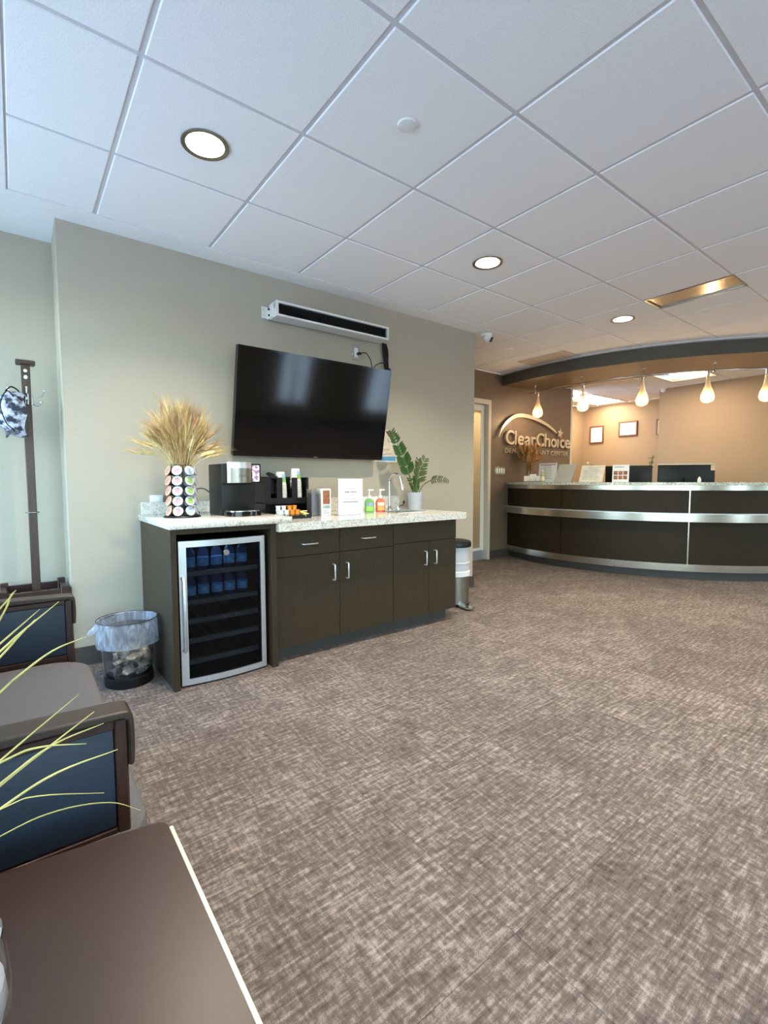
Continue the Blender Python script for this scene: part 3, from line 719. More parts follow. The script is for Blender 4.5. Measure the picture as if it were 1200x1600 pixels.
# small plant behind the counter between the monitors
def sprig(label, x, y, z0, hgt, n, flower=False):
    t = thing('small_plant', label, 'plant', (x, y, z0)); r = random.Random(5)
    MB().lathe([(0.035, 0), (0.045, 0.09), (0.04, 0.09), (0.036, .07)], n=16).build('pot', 'pot_grey', t, world=False)
    for k in range(n):
        a = r.uniform(0, 2 * PI); tp = Vector((math.cos(a) * .05, math.sin(a) * .05, hgt * r.uniform(.75, 1)))
        m = MB().tube([(0, 0, .06), (tp.x * .4, tp.y * .4, hgt * .6), tp], 0.002, 4)
        for q in range(4):
            c = Vector((tp.x * (.5 + .14 * q), tp.y * (.5 + .14 * q), hgt * (.62 + .1 * q))); b = a + (1 if q % 2 else -1) * 1.2
            e = c + Vector((math.cos(b) * .04, math.sin(b) * .04, .025)); m.tube([c, (c + e) / 2, e], [.001, .008, .001], 5, flat=.3)
        m.build('stem', 'leaf_green', t, world=False)
    if flower: MB().ball((0, 0, hgt), .014, 10, 8).build('bloom', 'certificate', t, world=False)
sprig('small green leafy plant standing between the two monitors', 6.62, 2.88, 0.75, 0.66, 5)
sprig('small plant with a pale bloom behind the cream notice', 6.3, 3.55, 0.75, 0.56, 3, True)
t = thing('small_bottle', 'tiny white bottle on the counter right of the wide monitor', 'bottle', (5.86, 2.02, DT))
MB().lathe([(0.016, 0), (0.017, .003), (0.017, .04), (.008, .048)], n=14).build('body', 'white_plastic', t, world=False)
MB().cyl((0, 0, .048), (0, 0, .06), .008, n=10).build('cap', 'white_plastic', t, world=False)
# shelf-less framed certificates on the office rear wall
def picture(label, y0, y1, z0, z1):
    t = thing('framed_certificate', label, 'picture', (9.03, (y0 + y1) / 2, (z0 + z1) / 2)); f = .022
    MB().box(9.005, 9.03, y0, y1, z0, z0 + f).box(9.005, 9.03, y0, y1, z1 - f, z1).box(9.005, 9.03, y0, y0 + f, z0 + f, z1 - f).box(9.005, 9.03, y1 - f, y1, z0 + f, z1 - f).build('frame', 'frame_wood', t)
    MB().box(9.014, 9.028, y0 + f, y1 - f, z0 + f, z1 - f).build('certificate', 'certificate', t)
    yc, zc = (y0 + y1) / 2, (z0 + z1) / 2
    m = MB(); m.cyl((9.0136, yc, zc - .02), (9.0128, yc, zc - .02), .04, n=20); m.build('seal', 'print_cream', t)
    for k in range(3): MB().box(9.0128, 9.0136, yc - .08 + .02 * k, yc + .08 - .02 * k, zc + .05 + .025 * k, zc + .055 + .025 * k).build('text_line', 'print_cream', t)
picture('upright framed certificate, on the far wall near the logo wall end', 4.775, 5.05, 1.79, 2.12)
picture('wide framed certificate in the middle of the far office wall', 4.142, 4.48, 1.885, 2.155)
picture('framed certificate mostly hidden behind the corner of the tan wall', 3.53, 3.815, 1.86, 2.145)

# ------------------------------------------------------------------ logo
t = thing('wall_logo_sign', 'raised metal ClearChoice logo with arc and star on the brown wall', 'sign', (6.15, 4.27, 1.58))
TS_ = 0.272
letters = 'ClearChoice'
xs = [5.375, 5.575, 5.64, 5.80, 5.955, 6.085, 6.285, 6.445, 6.615, 6.685, 6.825]
ends = [5.56, 5.61, 5.785, 5.935, 6.065, 6.27, 6.425, 6.60, 6.65, 6.81, 6.975]
for ch, x0, x1 in zip(letters, xs, ends):
    me = text_mesh('\u0131' if ch == 'i' else ch, TS_, 0.012, 'letter', 'sign_metal', 0.004)
    co = [v.co.x for v in me.vertices]
    if not co: me = text_mesh(ch, TS_, 0.012, 'letter', 'sign_metal', 0.004); co = [v.co.x for v in me.vertices]
    a, b = min(co), max(co)
    for v in me.vertices: v.co.x = (v.co.x - a) * ((x1 - x0) / (b - a)) if ch not in 'li' else (v.co.x - a) * min(1, (x1 - x0) / (b - a))
    me.transform(UP); o = link('letter', me, t); o.location = Vector((x0, 4.238, 1.578)) - Vector((6.15, 4.27, 1.58))
me = text_mesh('DENTAL IMPLANT CENTER', 0.092, 0.006, 'tagline', 'sign_metal', 0.0, 1.12)
co = [v.co.x for v in me.vertices]; a, b = min(co), max(co)
for v in me.vertices: v.co.x = (v.co.x - a) * (1.56 / (b - a))
me.transform(UP); o = link('tagline', me, t); o.location = Vector((5.385, 4.25, 1.455)) - Vector((6.15, 4.27, 1.58))
arc = smooth_path([(5.215, 1.66, 0), (5.30, 1.79, 0), (5.43, 1.90, 0), (5.60, 1.975, 0), (5.80, 1.992, 0), (6.05, 1.968, 0), (6.30, 1.91, 0), (6.50, 1.838, 0), (6.60, 1.79, 0)], 6)
up_, lo_ = [], []; N_ = len(arc)
for i, p in enumerate(arc):
    d = (arc[min(i + 1, N_ - 1)] - arc[max(i - 1, 0)]).normalized(); nrm = Vector((-d.y, d.x, 0)); w_ = 0.026 * math.sin(PI * min(1, max(0.03, (i / (N_ - 1)) * .9 + .05))) ** 0.6
    up_.append(p + nrm * w_); lo_.append(p - nrm * w_)
m = MB()
for i in range(N_ - 1):
    q = [up_[i], up_[i + 1], lo_[i + 1], lo_[i]]
    for yy in (4.225, 4.245): m.add([(v.x, yy, v.y) for v in q], [(0, 1, 2, 3)])
    m.add([(up_[i].x, 4.225, up_[i].y), (up_[i + 1].x, 4.225, up_[i + 1].y), (up_[i + 1].x, 4.245, up_[i + 1].y), (up_[i].x, 4.245, up_[i].y)], [(0, 1, 2, 3)])
    m.add([(lo_[i].x, 4.225, lo_[i].y), (lo_[i + 1].x, 4.225, lo_[i + 1].y), (lo_[i + 1].x, 4.245, lo_[i + 1].y), (lo_[i].x, 4.245, lo_[i].y)], [(3, 2, 1, 0)])
m.build('arc', 'sign_metal', t)
st = [(6.685 + (0.084 if k % 2 == 0 else 0.034) * math.sin(PI * k / 5 + .15), 1.795 + (0.088 if k % 2 == 0 else 0.036) * math.cos(PI * k / 5 + .15)) for k in range(10)]
MB().prism(st, 4.225, 4.245, 'xz').build('star', 'sign_metal', t)
# switch plate
t = thing('light_switch', 'four-gang light switch plate on the brown wall beside the door', 'switch', (5.305, 4.27, 1.205))
MB().box(5.20, 5.41, 4.262, 4.27, 1.148, 1.262, .003).build('plate', 'steel', t)
for k in range(4): MB().box(5.217 + .049 * k, 5.250 + .049 * k, 4.256, 4.263, 1.17, 1.24, .002).build('rocker', 'white_plastic', t)

# ------------------------------------------------------------------ coffee bar cabinets
FY = 2.565; FT = 0.018
t = thing('fridge_cabinet', 'dark laminate cabinet bay at the left end housing the beverage fridge', 'cabinet', (0.88, 2.9, 0))
MB().box(0.595, 0.625, 2.525, YW, 0, 0.836, .0015).build('side_panel', 'laminate', t)
MB().box(1.130, 1.165, 2.525, YW, 0, 0.836, .0015).build('side_panel', 'laminate', t)
MB().box(0.625, 1.130, 2.530, 2.55, 0.806, 0.836).build('top_rail', 'laminate', t)
MB().box(0.625, 1.130, YW - .015, YW - .002, 0.0, 0.836).build('back_panel', 'black_matte', t)
def bar_handle(x0, x1, z0, z1, parent):
    y = FY - .001; o_ = 0.030; m = MB()
    if x1 - x0 > z1 - z0: m.tube([(x0, y, z0), (x0, y - o_ * .8, z0), (x0 + .006, y - o_, z0), (x1 - .006, y - o_, z0), (x1, y - o_ * .8, z0), (x1, y, z0)], 0.0042, 8)
    else: m.tube([(x0, y, z0), (x0, y - o_ * .8, z0), (x0, y - o_, z0 + .006), (x0, y - o_, z1 - .006), (x0, y - o_ * .8, z1), (x0, y, z1)], 0.0046, 8)
    return m.build('handle', 'handle_metal', parent)
def cab(label, x0, x1, drawers, doors, panel=None):
    t = thing('base_cabinet', label, 'cabinet', ((x0 + x1) / 2, 2.9, 0))
    MB().box(x0 + .001, x1 - .001, FY + FT, YW - .002, 0.085, 0.786).build('carcass', 'laminate', t)
    MB().box(x0 + .001, (x1 if x1 < 2.6 else x1 - .04), FY + .07, YW - .01, 0.0, 0.085).build('toe_kick', 'baseboard_dark', t)
    for a, b, z0, z1, hx0, hx1, hz in drawers:
        d = MB().box(a + .0015, b - .0015, FY, FY + FT - .001, z0 + .0015, z1 - .002, .001).build('drawer', 'laminate', t)
        if hx0: bar_handle(hx0, hx1, hz, hz, d)
        else: d.name = 'false_front'
    for a, b, z0, z1, hx, h0, h1 in doors:
        d = MB().box(a + .0015, b - .0015, FY, FY + FT - .001, z0, z1 - .0015, .001).build('door', 'laminate', t)
        bar_handle(hx, hx, h0, h1, d)
    return t
cab('dark laminate cabinet with two drawers over two doors, next to the fridge', 1.168, 2.055,
    [(1.168, 1.615, .625, .786, 1.345, 1.447, .697), (1.615, 2.055, .625, .786, 1.785, 1.885, .70)],
    [(1.168, 1.615, .085, .625, 1.563, .452, .552), (1.615, 2.055, .085, .625, 1.664, .452, .552)])
c3 = cab('dark laminate sink cabinet with two doors at the right end of the bar', 2.056, 2.675,
    [(2.056, 2.675, .634, .786, None, None, None)],
    [(2.056, 2.392, .09, .634, 2.343, .462, .562), (2.392, 2.675, .09, .634, 2.441, .462, .562)])
# worktops (two levels)
t = thing('countertop', 'raised speckled stone worktop with upstand above the beverage fridge', 'worktop', (0.9, 2.86, 0.836))
MB().box(0.584, 1.25, 2.49, YW - .001, 0.8365, 0.872, .003, 2).build('slab', 'granite', t)
MB().box(0.60, 1.25, YW - .021, YW - .001, 0.872, 0.945, .002).build('upstand', 'granite', t)
t = thing('countertop', 'long speckled stone worktop with upstand over the drawers and sink', 'worktop', (1.9, 2.86, 0.787))
HX0, HX1, HY0, HY1 = 2.24, 2.52, 2.74, 2.96
m = MB().box(1.166, HX0, 2.49, YW - .001, 0.787, 0.836).box(HX1, 2.705, 2.49, YW - .001, 0.787, 0.836).box(HX0, HX1, 2.49, HY0, 0.787, 0.836).box(HX0, HX1, HY1, YW - .001, 0.787, 0.836)
m.build('slab', 'granite', t)
MB().box(1.25, 2.645, YW - .021, YW - .001, 0.836, 0.945, .002).build('upstand', 'granite', t)
t = thing('bar_sink', 'small steel bar sink set in the worktop before the faucet', 'sink', ((HX0 + HX1) / 2, 2.85, .836))
MB().box(HX0 - .012, HX0 + .004, HY0 - .012, HY1 + .012, .8365, .839).box(HX1 - .004, HX1 + .012, HY0 - .012, HY1 + .012, .8365, .839).box(HX0 + .004, HX1 - .004, HY0 - .012, HY0 + .004, .8365, .839).box(HX0 + .004, HX1 - .004, HY1 - .004, HY1 + .012, .8365, .839).build('rim', 'steel', t)
MB().box(HX0 + .002, HX0 + .004, HY0 + .002, HY1 - .002, .79, .8365).box(HX1 - .004, HX1 - .002, HY0 + .002, HY1 - .002, .79, .8365).box(HX0 + .004, HX1 - .004, HY0 + .002, HY0 + .004, .79, .8365).box(HX0 + .004, HX1 - .004, HY1 - .004, HY1 - .002, .79, .8365).box(HX0 + .004, HX1 - .004, HY0 + .004, HY1 - .004, .789, .792).build('bowl', 'steel', t)

# ------------------------------------------------------------------ beverage fridge with bottles
t = thing('beverage_fridge', 'black beverage fridge with silver-framed glass door under the worktop', 'fridge', (0.87, 2.8, 0))
MB().box(0.640, 0.655, 2.575, 3.15, .012, .768).box(1.095, 1.110, 2.575, 3.15, .012, .768).box(0.655, 1.095, 3.135, 3.15, .012, .768).box(0.655, 1.095, 2.575, 3.135, .752, .768).box(0.655, 1.095, 2.575, 3.135, .012, .035).box(.66, 1.09, 2.60, 3.1, 0, .012).build('body', 'black_plastic', t)
def bow(x): u = (x - .872) / .235; return 2.560 - 0.022 * (1 - u * u)
N_ = 16; gx0, gx1 = 0.640, 1.106
def curved(x0, x1, z0, z1, d0, d1, n=12):
    m = MB(); vs = []
    for i in range(n + 1):
        x = x0 + (x1 - x0) * i / n; y = bow(x); vs += [(x, y - d0, z0), (x, y + d1, z0), (x, y + d1, z1), (x, y - d0, z1)]
    m.add(vs, [(4 * i + k, 4 * i + (k + 1) % 4, 4 * i + 4 + (k + 1) % 4, 4 * i + 4 + k) for i in range(n) for k in range(4)], True)
    m.add(vs, [(3, 2, 1, 0), tuple(4 * n + k for k in range(4))]); return m
door = curved(gx0, gx1, .736, .768, .004, .013).build('door', 'aluminium', t)
m = curved(gx0, gx1, .010, .040, .004, .013); a_ = curved(gx0, gx0 + .036, .040, .736, .004, .013, 3); b_ = curved(gx1 - .028, gx1, .040, .736, .004, .013, 3)
m.add(a_.v, a_.f, True).add(b_.v, b_.f, True); m.build('frame', 'aluminium', door)
curved(gx0 + .036, gx1 - .028, .040, .736, -.002, .006).build('glass', 'glass_fridge', door)
MB().cyl((.879, bow(.879) + .0, .694), (.879, bow(.879) - .008, .694), .015, n=20).build('lock', 'steel', door)
hx = gx0 + .014
MB().tube([(hx, bow(hx), .578), (hx, bow(hx) - .03, .578), (hx + .002, bow(hx) - .036, .57), (hx + .002, bow(hx) - .036, .208), (hx, bow(hx) - .03, .20), (hx, bow(hx), .20)], .0085, 10).build('handle', 'aluminium', door)
for z in (.58, .425, .322, .215, .10):
    sh = MB().box(.660, 1.09, 2.625, 2.645, z - .012, z + .012).build('shelf', 'shelf_grey', t)
    g = MB()
    for k in range(9): g.cyl((.68 + .049 * k, 2.645, z), (.68 + .049 * k, 3.12, z), .0022, n=6)
    g.build('wire_rack', 'black_plastic', sh)
lamp('fridge_lamp', 'AREA', (.87, 2.75, .745), 0.8, (0.86, 0.95, 1.0), .2, (0, 0, -1))
def bottle(label, group):
    t = thing('water_bottle', label, 'bottle', (0, 0, 0), group)
    MB().lathe([(.026, 0), (.030, .004), (.030, .085), (.026, .105), (.013, .122), (.013, .128)], n=16).build('body', 'water_bottle', t, world=False)
    MB().lathe([(.0306, .022), (.0306, .066)], n=16).build('label', 'water_blue', t, world=False)
    MB().cyl((0, 0, .128), (0, 0, .141), .015, n=14).build('cap', 'white_plastic', t, world=False)
    return t
b1 = bottle('blue-labelled water bottle in the upper row inside the fridge', 'water bottles on the upper fridge shelf')
b2 = bottle('blue-labelled water bottle in the lower row inside the fridge', 'water bottles on the lower fridge shelf')
for k in range(5):
    for b, z in ((b1, .5925), (b2, .4375)):
        L = (.725 + .073 * k, 2.675 + .004 * (k % 2), z)
        lab_ = 'blue-labelled water bottle inside the fridge, %s row, %s from the handle side' % ('upper' if b is b1 else 'lower', ordn[k])
        if k == 0: b.location = L; b['label'] = lab_
        else: dup(b, L, lab_)

# ------------------------------------------------------------------ coffee pod carousel with pods and dried wheat
CX, CY, CZ = 0.745, 2.86, 0.872
t = thing('pod_carousel', 'black wire carousel of coffee pods at the left end of the bar', 'pod carousel', (CX, CY, CZ))
MB().lathe([(.098, 0), (.100, .004), (.096, .009), (.03, .012), (0, .012)], n=32).build('base', 'black_plastic', t, world=False)
m = MB()
for z in (.012, .295):
    m.tube([(.052 * math.cos(2 * PI * k / 24), .052 * math.sin(2 * PI * k / 24), z) for k in range(25)], .0022, 6)
ROWZ = [.034 + .0565 * k for k in range(5)]
FACE = math.atan2(-CY, -CX)
COLS = [-62, -16, 33, 82, 135, 186, 240]
for d in COLS:
    a = FACE + math.radians(d + 25)
    m.tube([(.052 * math.cos(a), .052 * math.sin(a), .012), (.052 * math.cos(a), .052 * math.sin(a), .295)], .002, 6)
m.build('wire_frame', 'black_plastic', t, world=False)
rg = MB()
for d in COLS:
    a = FACE + math.radians(d)
    for z in ROWZ:
        c = Vector((.068 * math.cos(a), .068 * math.sin(a), z)); ax = Vector((math.cos(a) * .94, math.sin(a) * .94, .34)); q = ax.to_track_quat('Z', 'Y').to_matrix()
        rg.tube([c + q @ Vector((.0262 * math.cos(2 * PI * k / 14), .0262 * math.sin(2 * PI * k / 14), 0)) for k in range(15)], .0013, 4)
rg.build('pod_rings', 'black_plastic', t, world=False)
MB().cyl((0, 0, .29), (0, 0, .32), .0035, n=8).ball((0, 0, .322), .007, 10, 8).build('finial', 'black_plastic', t, world=False)
MB().lathe([(.045, .012), (.047, .20), (.043, .20), (.041, .016)], n=20).build('inner_cup', 'black_plastic', t, world=False)
def pod(body, rim, lid, name='coffee_pod'):
    t = thing(name, 'x', 'coffee pod')
    MB().lathe([(.0, -.046), (.016, -.046), (.018, -.044), (.0235, -.003)], n=18).build('cup', body, t, world=False)
    MB().lathe([(.0245, -.004), (.0275, -.003), (.0278, .0), (.026, .0010), (0, .0011)], n=22).build('rim', rim, t, world=False)
    m = MB().lathe([(.0165, .0010), (.017, .0014), (.016, .0018), (0, .0020)], n=20); m.build('lid', lid, t, world=False)
    return t
kinds = {'brown': pod('pod_brown', 'lid_orange', 'lid_mauve'), 'white': pod('pod_white', 'pod_white', 'lid_pink'), 'green': pod('pod_white', 'pod_white', 'lid_green'), 'blue': pod('pod_blue', 'pod_white', 'pod_blue')}
used = set(); rows = ['bottom', 'fourth', 'third', 'second', 'top']
for ci, (d, kd, nm) in enumerate([(-62, 'brown', 'dark coffee pod with an orange rim in the left column'), (-16, 'white', 'white-rimmed coffee pod with a pink lid in the front column'), (33, 'green', 'white coffee pod with a green lid in the right column'), (82, 'white', 'white coffee pod seen edge-on at the right side')]):
    a = FACE + math.radians(d)
    for r_, z in enumerate(ROWZ):
        k_ = kd; nm_ = nm
        if kd == 'green' and r_ in (0, 4): k_ = 'blue'; nm_ = 'pale blue coffee pod in the right column'
        c = Vector((CX + .079 * math.cos(a), CY + .079 * math.sin(a), CZ + z + .004)); ax = Vector((math.cos(a) * .94, math.sin(a) * .94, .34))
        if k_ in used: o = dup(kinds[k_], c)
        else: o = kinds[k_]; o.location = c; used.add(k_)
        o.rotation_euler = ax.to_track_quat('Z', 'Y').to_euler()
        o['label'] = '%s of the carousel, %s row' % (nm_, rows[r_]); o['group'] = 'coffee pods in the wire carousel'
t = thing('wheat_bundle', 'dry golden wheat bundle standing in the middle of the pod carousel', 'dried flowers', (CX, CY, CZ + .02))
rnd = random.Random(11)
vmesh = []
FAN = [0.05, 0.12, 0.2, 0.28, 0.36, 0.46, 0.58, 0.72, 0.9, 1.08]
for k, fan in enumerate(FAN):
    L = rnd.uniform(.22, .27) * (1.0 - .22 * fan) ; H0 = .25
    up = Vector((math.sin(fan), 0, math.cos(fan)))
    p3 = Vector((0, 0, H0)) + Vector((math.sin(fan * .6), 0, math.cos(fan * .6))) * L * .55
    tip = p3 + up * L * .5
    pts = smooth_path([(0, 0, 0), (0, 0, H0 * .7), (0, 0, H0), p3, tip], 4)
    m = MB().tube(pts, 0.0017, 4)
    hl = rnd.uniform(.075, .11); d = (up + Vector((.25 * fan, 0, -.2 * fan))).normalized(); sd = Vector((d.z, 0, -d.x))
    m.tube([tip - d * hl * .3, tip + d * hl * .15, tip + d * hl * .6, tip + d * hl], [.003, .0085, .0065, .0015], 6)
    for q in range(10):
        a = 2 * PI * q / 10; b = tip + d * hl * .09 * q; e = b + d * .085 + sd * math.cos(a) * .022 + Vector((0, math.sin(a) * .022, 0))
        m.tube([b, (b + e) / 2, e], [.0013, .0010, .0003], 3, cap=False)
    vmesh.append((m.mesh('stalk', 'wheat' if k % 3 != 1 else 'wheat_brown'), fan))
for k in range(170):
    me_, fan = vmesh[(k * 7) % 10] if k % 4 else vmesh[rnd.randrange(0, 6)]
    a = rnd.uniform(0, 2 * PI)
    if fan > .5: a = rnd.choice([0.0, PI]) + rnd.uniform(-.8, .8)
    if fan > .8 and rnd.random() < .45: continue
    u = math.sqrt(rnd.random()) * .034
    o = link('stalk', me_, t); o.location = (math.cos(a) * u, math.sin(a) * u, 0); s_ = rnd.uniform(.80, 1.03); o.scale = (1, 1, s_) if fan < .5 else (s_ * .95, 1, rnd.uniform(.85, 1))
    o.rotation_euler = (rnd.uniform(-.07, .07), rnd.uniform(-.07, .07), a)

# ------------------------------------------------------------------ coffee machine
t = thing('coffee_machine', 'black single-serve coffee machine with steel band beside the pod carousel', 'coffee maker', (1.05, 2.83, .872))
MB().box(.948, 1.155, 2.79, 3.02, .872, 1.178, .006, 2).build('body', 'black_plastic', t)
MB().box(.948, 1.155, 2.70, 2.792, 1.062, 1.178, .005, 2).build('head', 'black_plastic', t)
m = MB(); n = 16; pl = []
for k in range(n + 1):
    u = k / n; pl.append((.952 + .142 * u, 2.698 - .030 * math.sin(PI * u) ** .7))
poly = pl + [(1.094, 2.72), (.952, 2.72)]
m.prism(poly, 1.066, 1.150, 'xy'); m.build('steel_band', 'steel_dull', t)
MB().prism([(x, y - .002) for x, y in pl] + [(1.094, 2.80), (.952, 2.80)], 1.150, 1.184, 'xy').build('lid', 'aluminium', t)
MB().box(1.099, 1.144, 2.696, 2.701, 1.072, 1.168, .002).build('screen', 'lcd_tint', t)
tr = MB().prism([(.955, 2.80), (.955, 2.70), (.965, 2.675), (1.0, 2.66), (1.10, 2.66), (1.14, 2.675), (1.15, 2.70), (1.15, 2.80)], .872, .900, 'xy').build('drip_tray', 'black_gloss', t)
MB().prism([(.962, 2.785), (.962, 2.703), (.972, 2.682), (1.002, 2.668), (1.098, 2.668), (1.132, 2.682), (1.142, 2.703), (1.142, 2.785)], .900, .904, 'xy').build('grate', 'steel', tr)
me = text_mesh('KEURIG', .018, .0006, 'lettering', 'print_dark', 0.0, 1.05); me.transform(UP); o = link('lettering', me, t); o.location = Vector((1.005, 2.666, 1.10)) - wloc(t)
MB().tube(smooth_path([(.96, 3.02, 1.0), (.92, 3.06, 1.03), (.86, 3.12, 1.01), (.80, 3.17, .96), (.79, 3.19, .90), (.86, 3.17, .878), (.93, 3.16, .876)], 6), .004, 6).build('power_cord', 'black_plastic', t)
# ------------------------------------------------------------------ cup and lid organiser
OX0, OX1, OY0, OY1 = 1.285, 1.605, 2.95, 3.15
OZ = .836
t = thing('cup_organizer', 'black cup and lid organizer with three open slots on the worktop', 'organizer', (1.44, 3.05, OZ))
m = MB().box(OX0, OX0 + .006, OY0, OY1, OZ, 1.100).box(OX1 - .006, OX1, OY0, OY1, OZ, 1.100).box(OX0, OX1, OY1 - .006, OY1, OZ, 1.105).box(OX0, OX1, OY0, OY1, .925, .931).box(OX0, OX1, OY0, OY1, OZ, OZ + .005)
m.build('shell', 'black_plastic', t)
sl = [(1.325, 1.368), (1.409, 1.480), (1.520, 1.588)]
fp = MB().box(OX0, OX1, OY0 - .005, OY0, .922, .962); e = OX0
for a, b in sl: fp.box(e, a, OY0 - .005, OY0, .962, 1.098); e = b
fp.box(e, OX1, OY0 - .005, OY0, .962, 1.098); fp.build('front_panel', 'black_plastic', t)
for x in (1.390, 1.500): MB().box(x - .003, x + .003, OY0, OY1 - .006, .931, 1.09).build('divider', 'black_plastic', t)
def cup():
    t = thing('paper_cup', 'x', 'cup')
    MB().lathe([(.039, 0), (.0405, .002), (.039, .005), (.0375, .006), (.029, .088), (.028, .092), (.0, .091)], n=20).build('body', 'cup_paper', t, world=False)
    m = MB(); n = 20
    for q, (z0, z1) in enumerate(((.022, .05), (.05, .076))):
        rr = lambda z: .0381 - (z - .006) * .1037 + .0006
        vs = [(rr(z) * math.cos(2 * PI * i / n), rr(z) * math.sin(2 * PI * i / n), z) for z in (z0, z1) for i in range(n)]
        m.mi(q).add(vs, [(i, (i + 1) % n, n + (i + 1) % n, n + i) for i in range(n) if (i % 10) in (2, 3, 4, 5, 6)], True)
    m.build('print', ['cup_green', 'cup_blue'], t, world=False)
    return t
NTH = ['', 'first', 'second', 'third', 'fourth', 'fifth', 'sixth', 'seventh', 'eighth', 'ninth', 'tenth', 'eleventh', 'twelfth', 'thirteenth', 'fourteenth']
c0 = cup(); first = True
for nm, x, y, zt, cnt, lean in (('shorter left stack', 1.425, 3.0, 1.136, 12, .10), ('taller right stack', 1.538, 3.0, 1.160, 14, .05)):
    for k in range(cnt):
        z = zt - .092 - .0112 * k
        if z < .932: break
        top = k == 0
        L = (x + (z - 1.0) * -.08, y + .0 - (z - 1.0) * .05, z)
        lab = ('top paper cup with blue and green print, %s in the organizer' % nm) if top else '%s nested paper cup below the top one, %s in the organizer' % (NTH[k], nm)
        if first: o = c0; o.location = L; first = False
        else: o = dup(c0, L)
        o['label'] = lab; o['group'] = 'paper cups, ' + nm; o.rotation_euler = (lean * .3, -lean * .5, 3.9)
# black lids leaning in the left slot
lid0 = None
for k in range(9):
    L = (1.345 + (.003 if k % 2 else -.003), 3.0 + .002 * (k % 3), 1.052 + .0095 * k - .06)
    if lid0 is None:
        lid0 = thing('sip_cover', 'lowest black plastic cup lid stacked in the left slot of the organizer', 'cup lid', L, 'black cup lids in the organizer')
        MB().lathe([(.042, 0), (.0435, .002), (.0425, .006), (.038, .008), (.037, .015), (.0, .014)], n=22).build('body', 'black_plastic', lid0, world=False)
    else: dup(lid0, L, '%s black plastic cup lid from below, stacked in the left organizer slot' % NTH[k + 1])
o = dup(lid0, (1.352, 2.985, 1.105), 'black plastic cup lid tipped on top of the lid stack'); o.rotation_euler = (.35, .35, 0)
# condiment tray
TX0, TX1, TY0, TY1 = 1.285, 1.510, 2.735, 2.93
t = thing('condiment_tray', 'shallow black tray of creamers and packets before the cup organizer', 'tray', (1.4, 2.83, .836))
MB().box(TX0, TX1, TY0, TY1, .8365, .841).box(TX0, TX1, TY0, TY0 + .004, .841, .858).box(TX0, TX1, TY1 - .004, TY1, .841, .858).box(TX0, TX0 + .004, TY0, TY1, .841, .858).box(TX1 - .004, TX1, TY0, TY1, .841, .858).build('tray', 'black_plastic', t)
def creamer(label, group, m_):
    t = thing('creamer_cup', label, 'creamer', (0, 0, 0), group)
    MB().lathe([(.0, 0), (.013, 0), (.0155, .022), (.019, .0235), (.019, .0248)], n=16).build('cup', m_, t, world=False)
    MB().lathe([(.0185, .0249), (.0, .0256)], n=16).build('lid', m_, t, world=False)
    return t
cw = creamer('white creamer cup in the left of the condiment tray', 'white creamer cups', 'white_plastic'); co = creamer('orange creamer cup in the middle of the condiment tray', 'orange creamer cups', 'creamer_orange')
k = 0; XM = 1.33
for x in (1.315, 1.353):
    for y in (2.775, 2.815):
        for q in range(3 if y > 2.8 else 2):
            L = (x, y, .841 + .0257 * q)
            lab_ = 'white creamer cup, %s tier, %s of the white stacks in the tray' % (('bottom', 'middle', 'top')[q] , ('near left', 'near right', 'far left', 'far right')[(x > XM) + 2 * (y > 2.8)])
            if k == 0: cw.location = L; cw['label'] = lab_
            else: dup(cw, L, lab_)
            k += 1
k = 0; XM = 1.41
for x in (1.394, 1.428):
    for y in (2.775, 2.815):
        for q in range(3 if y > 2.8 else 2):
            L = (x, y, .841 + .0257 * q)
            lab_ = 'orange creamer cup, %s tier, %s of the orange stacks in the tray' % (('bottom', 'middle', 'top')[q] , ('near left', 'near right', 'far left', 'far right')[(x > XM) + 2 * (y > 2.8)])
            if k == 0: co.location = L; co['label'] = lab_
            else: dup(co, L, lab_)
            k += 1
rnd = random.Random(4); pk = None
for k in range(9):
    L = (1.462 + rnd.uniform(-.012, .03), 2.775 + rnd.uniform(-.02, .05), .844 + .0042 * k)
    if pk is None:
        pk = tag(MB().box(-.03, .03, -.017, .017, 0, .004, .0018).build('sweetener_packet', 'packet_yellow'), 'pale yellow sweetener packet heaped in the right of the tray', 'packet', 'yellow sweetener packets')
        pk.location = L; o = pk
    else: o = pk.copy(); COL.objects.link(o); o.location = L
    o.rotation_euler = (rnd.uniform(-.25, .25), rnd.uniform(-.3, .3), rnd.uniform(-.9, .9))
for k, (x, y, rz) in enumerate([(1.262, 2.79, .9), (1.266, 2.745, .5)]):
    o = tag(MB().box(-.03, .03, -.008, .008, 0, .003).build('stir_packet', 'packet_beige'), ['beige packet leaning on the tray, farther from the counter edge', 'beige packet lying left of the tray, nearer the counter edge'][k], 'packet')
    o.location = (x, y, .874 if x < 1.25 else .8375); o.rotation_euler = (0, -.35, rz); o.location.z += .012
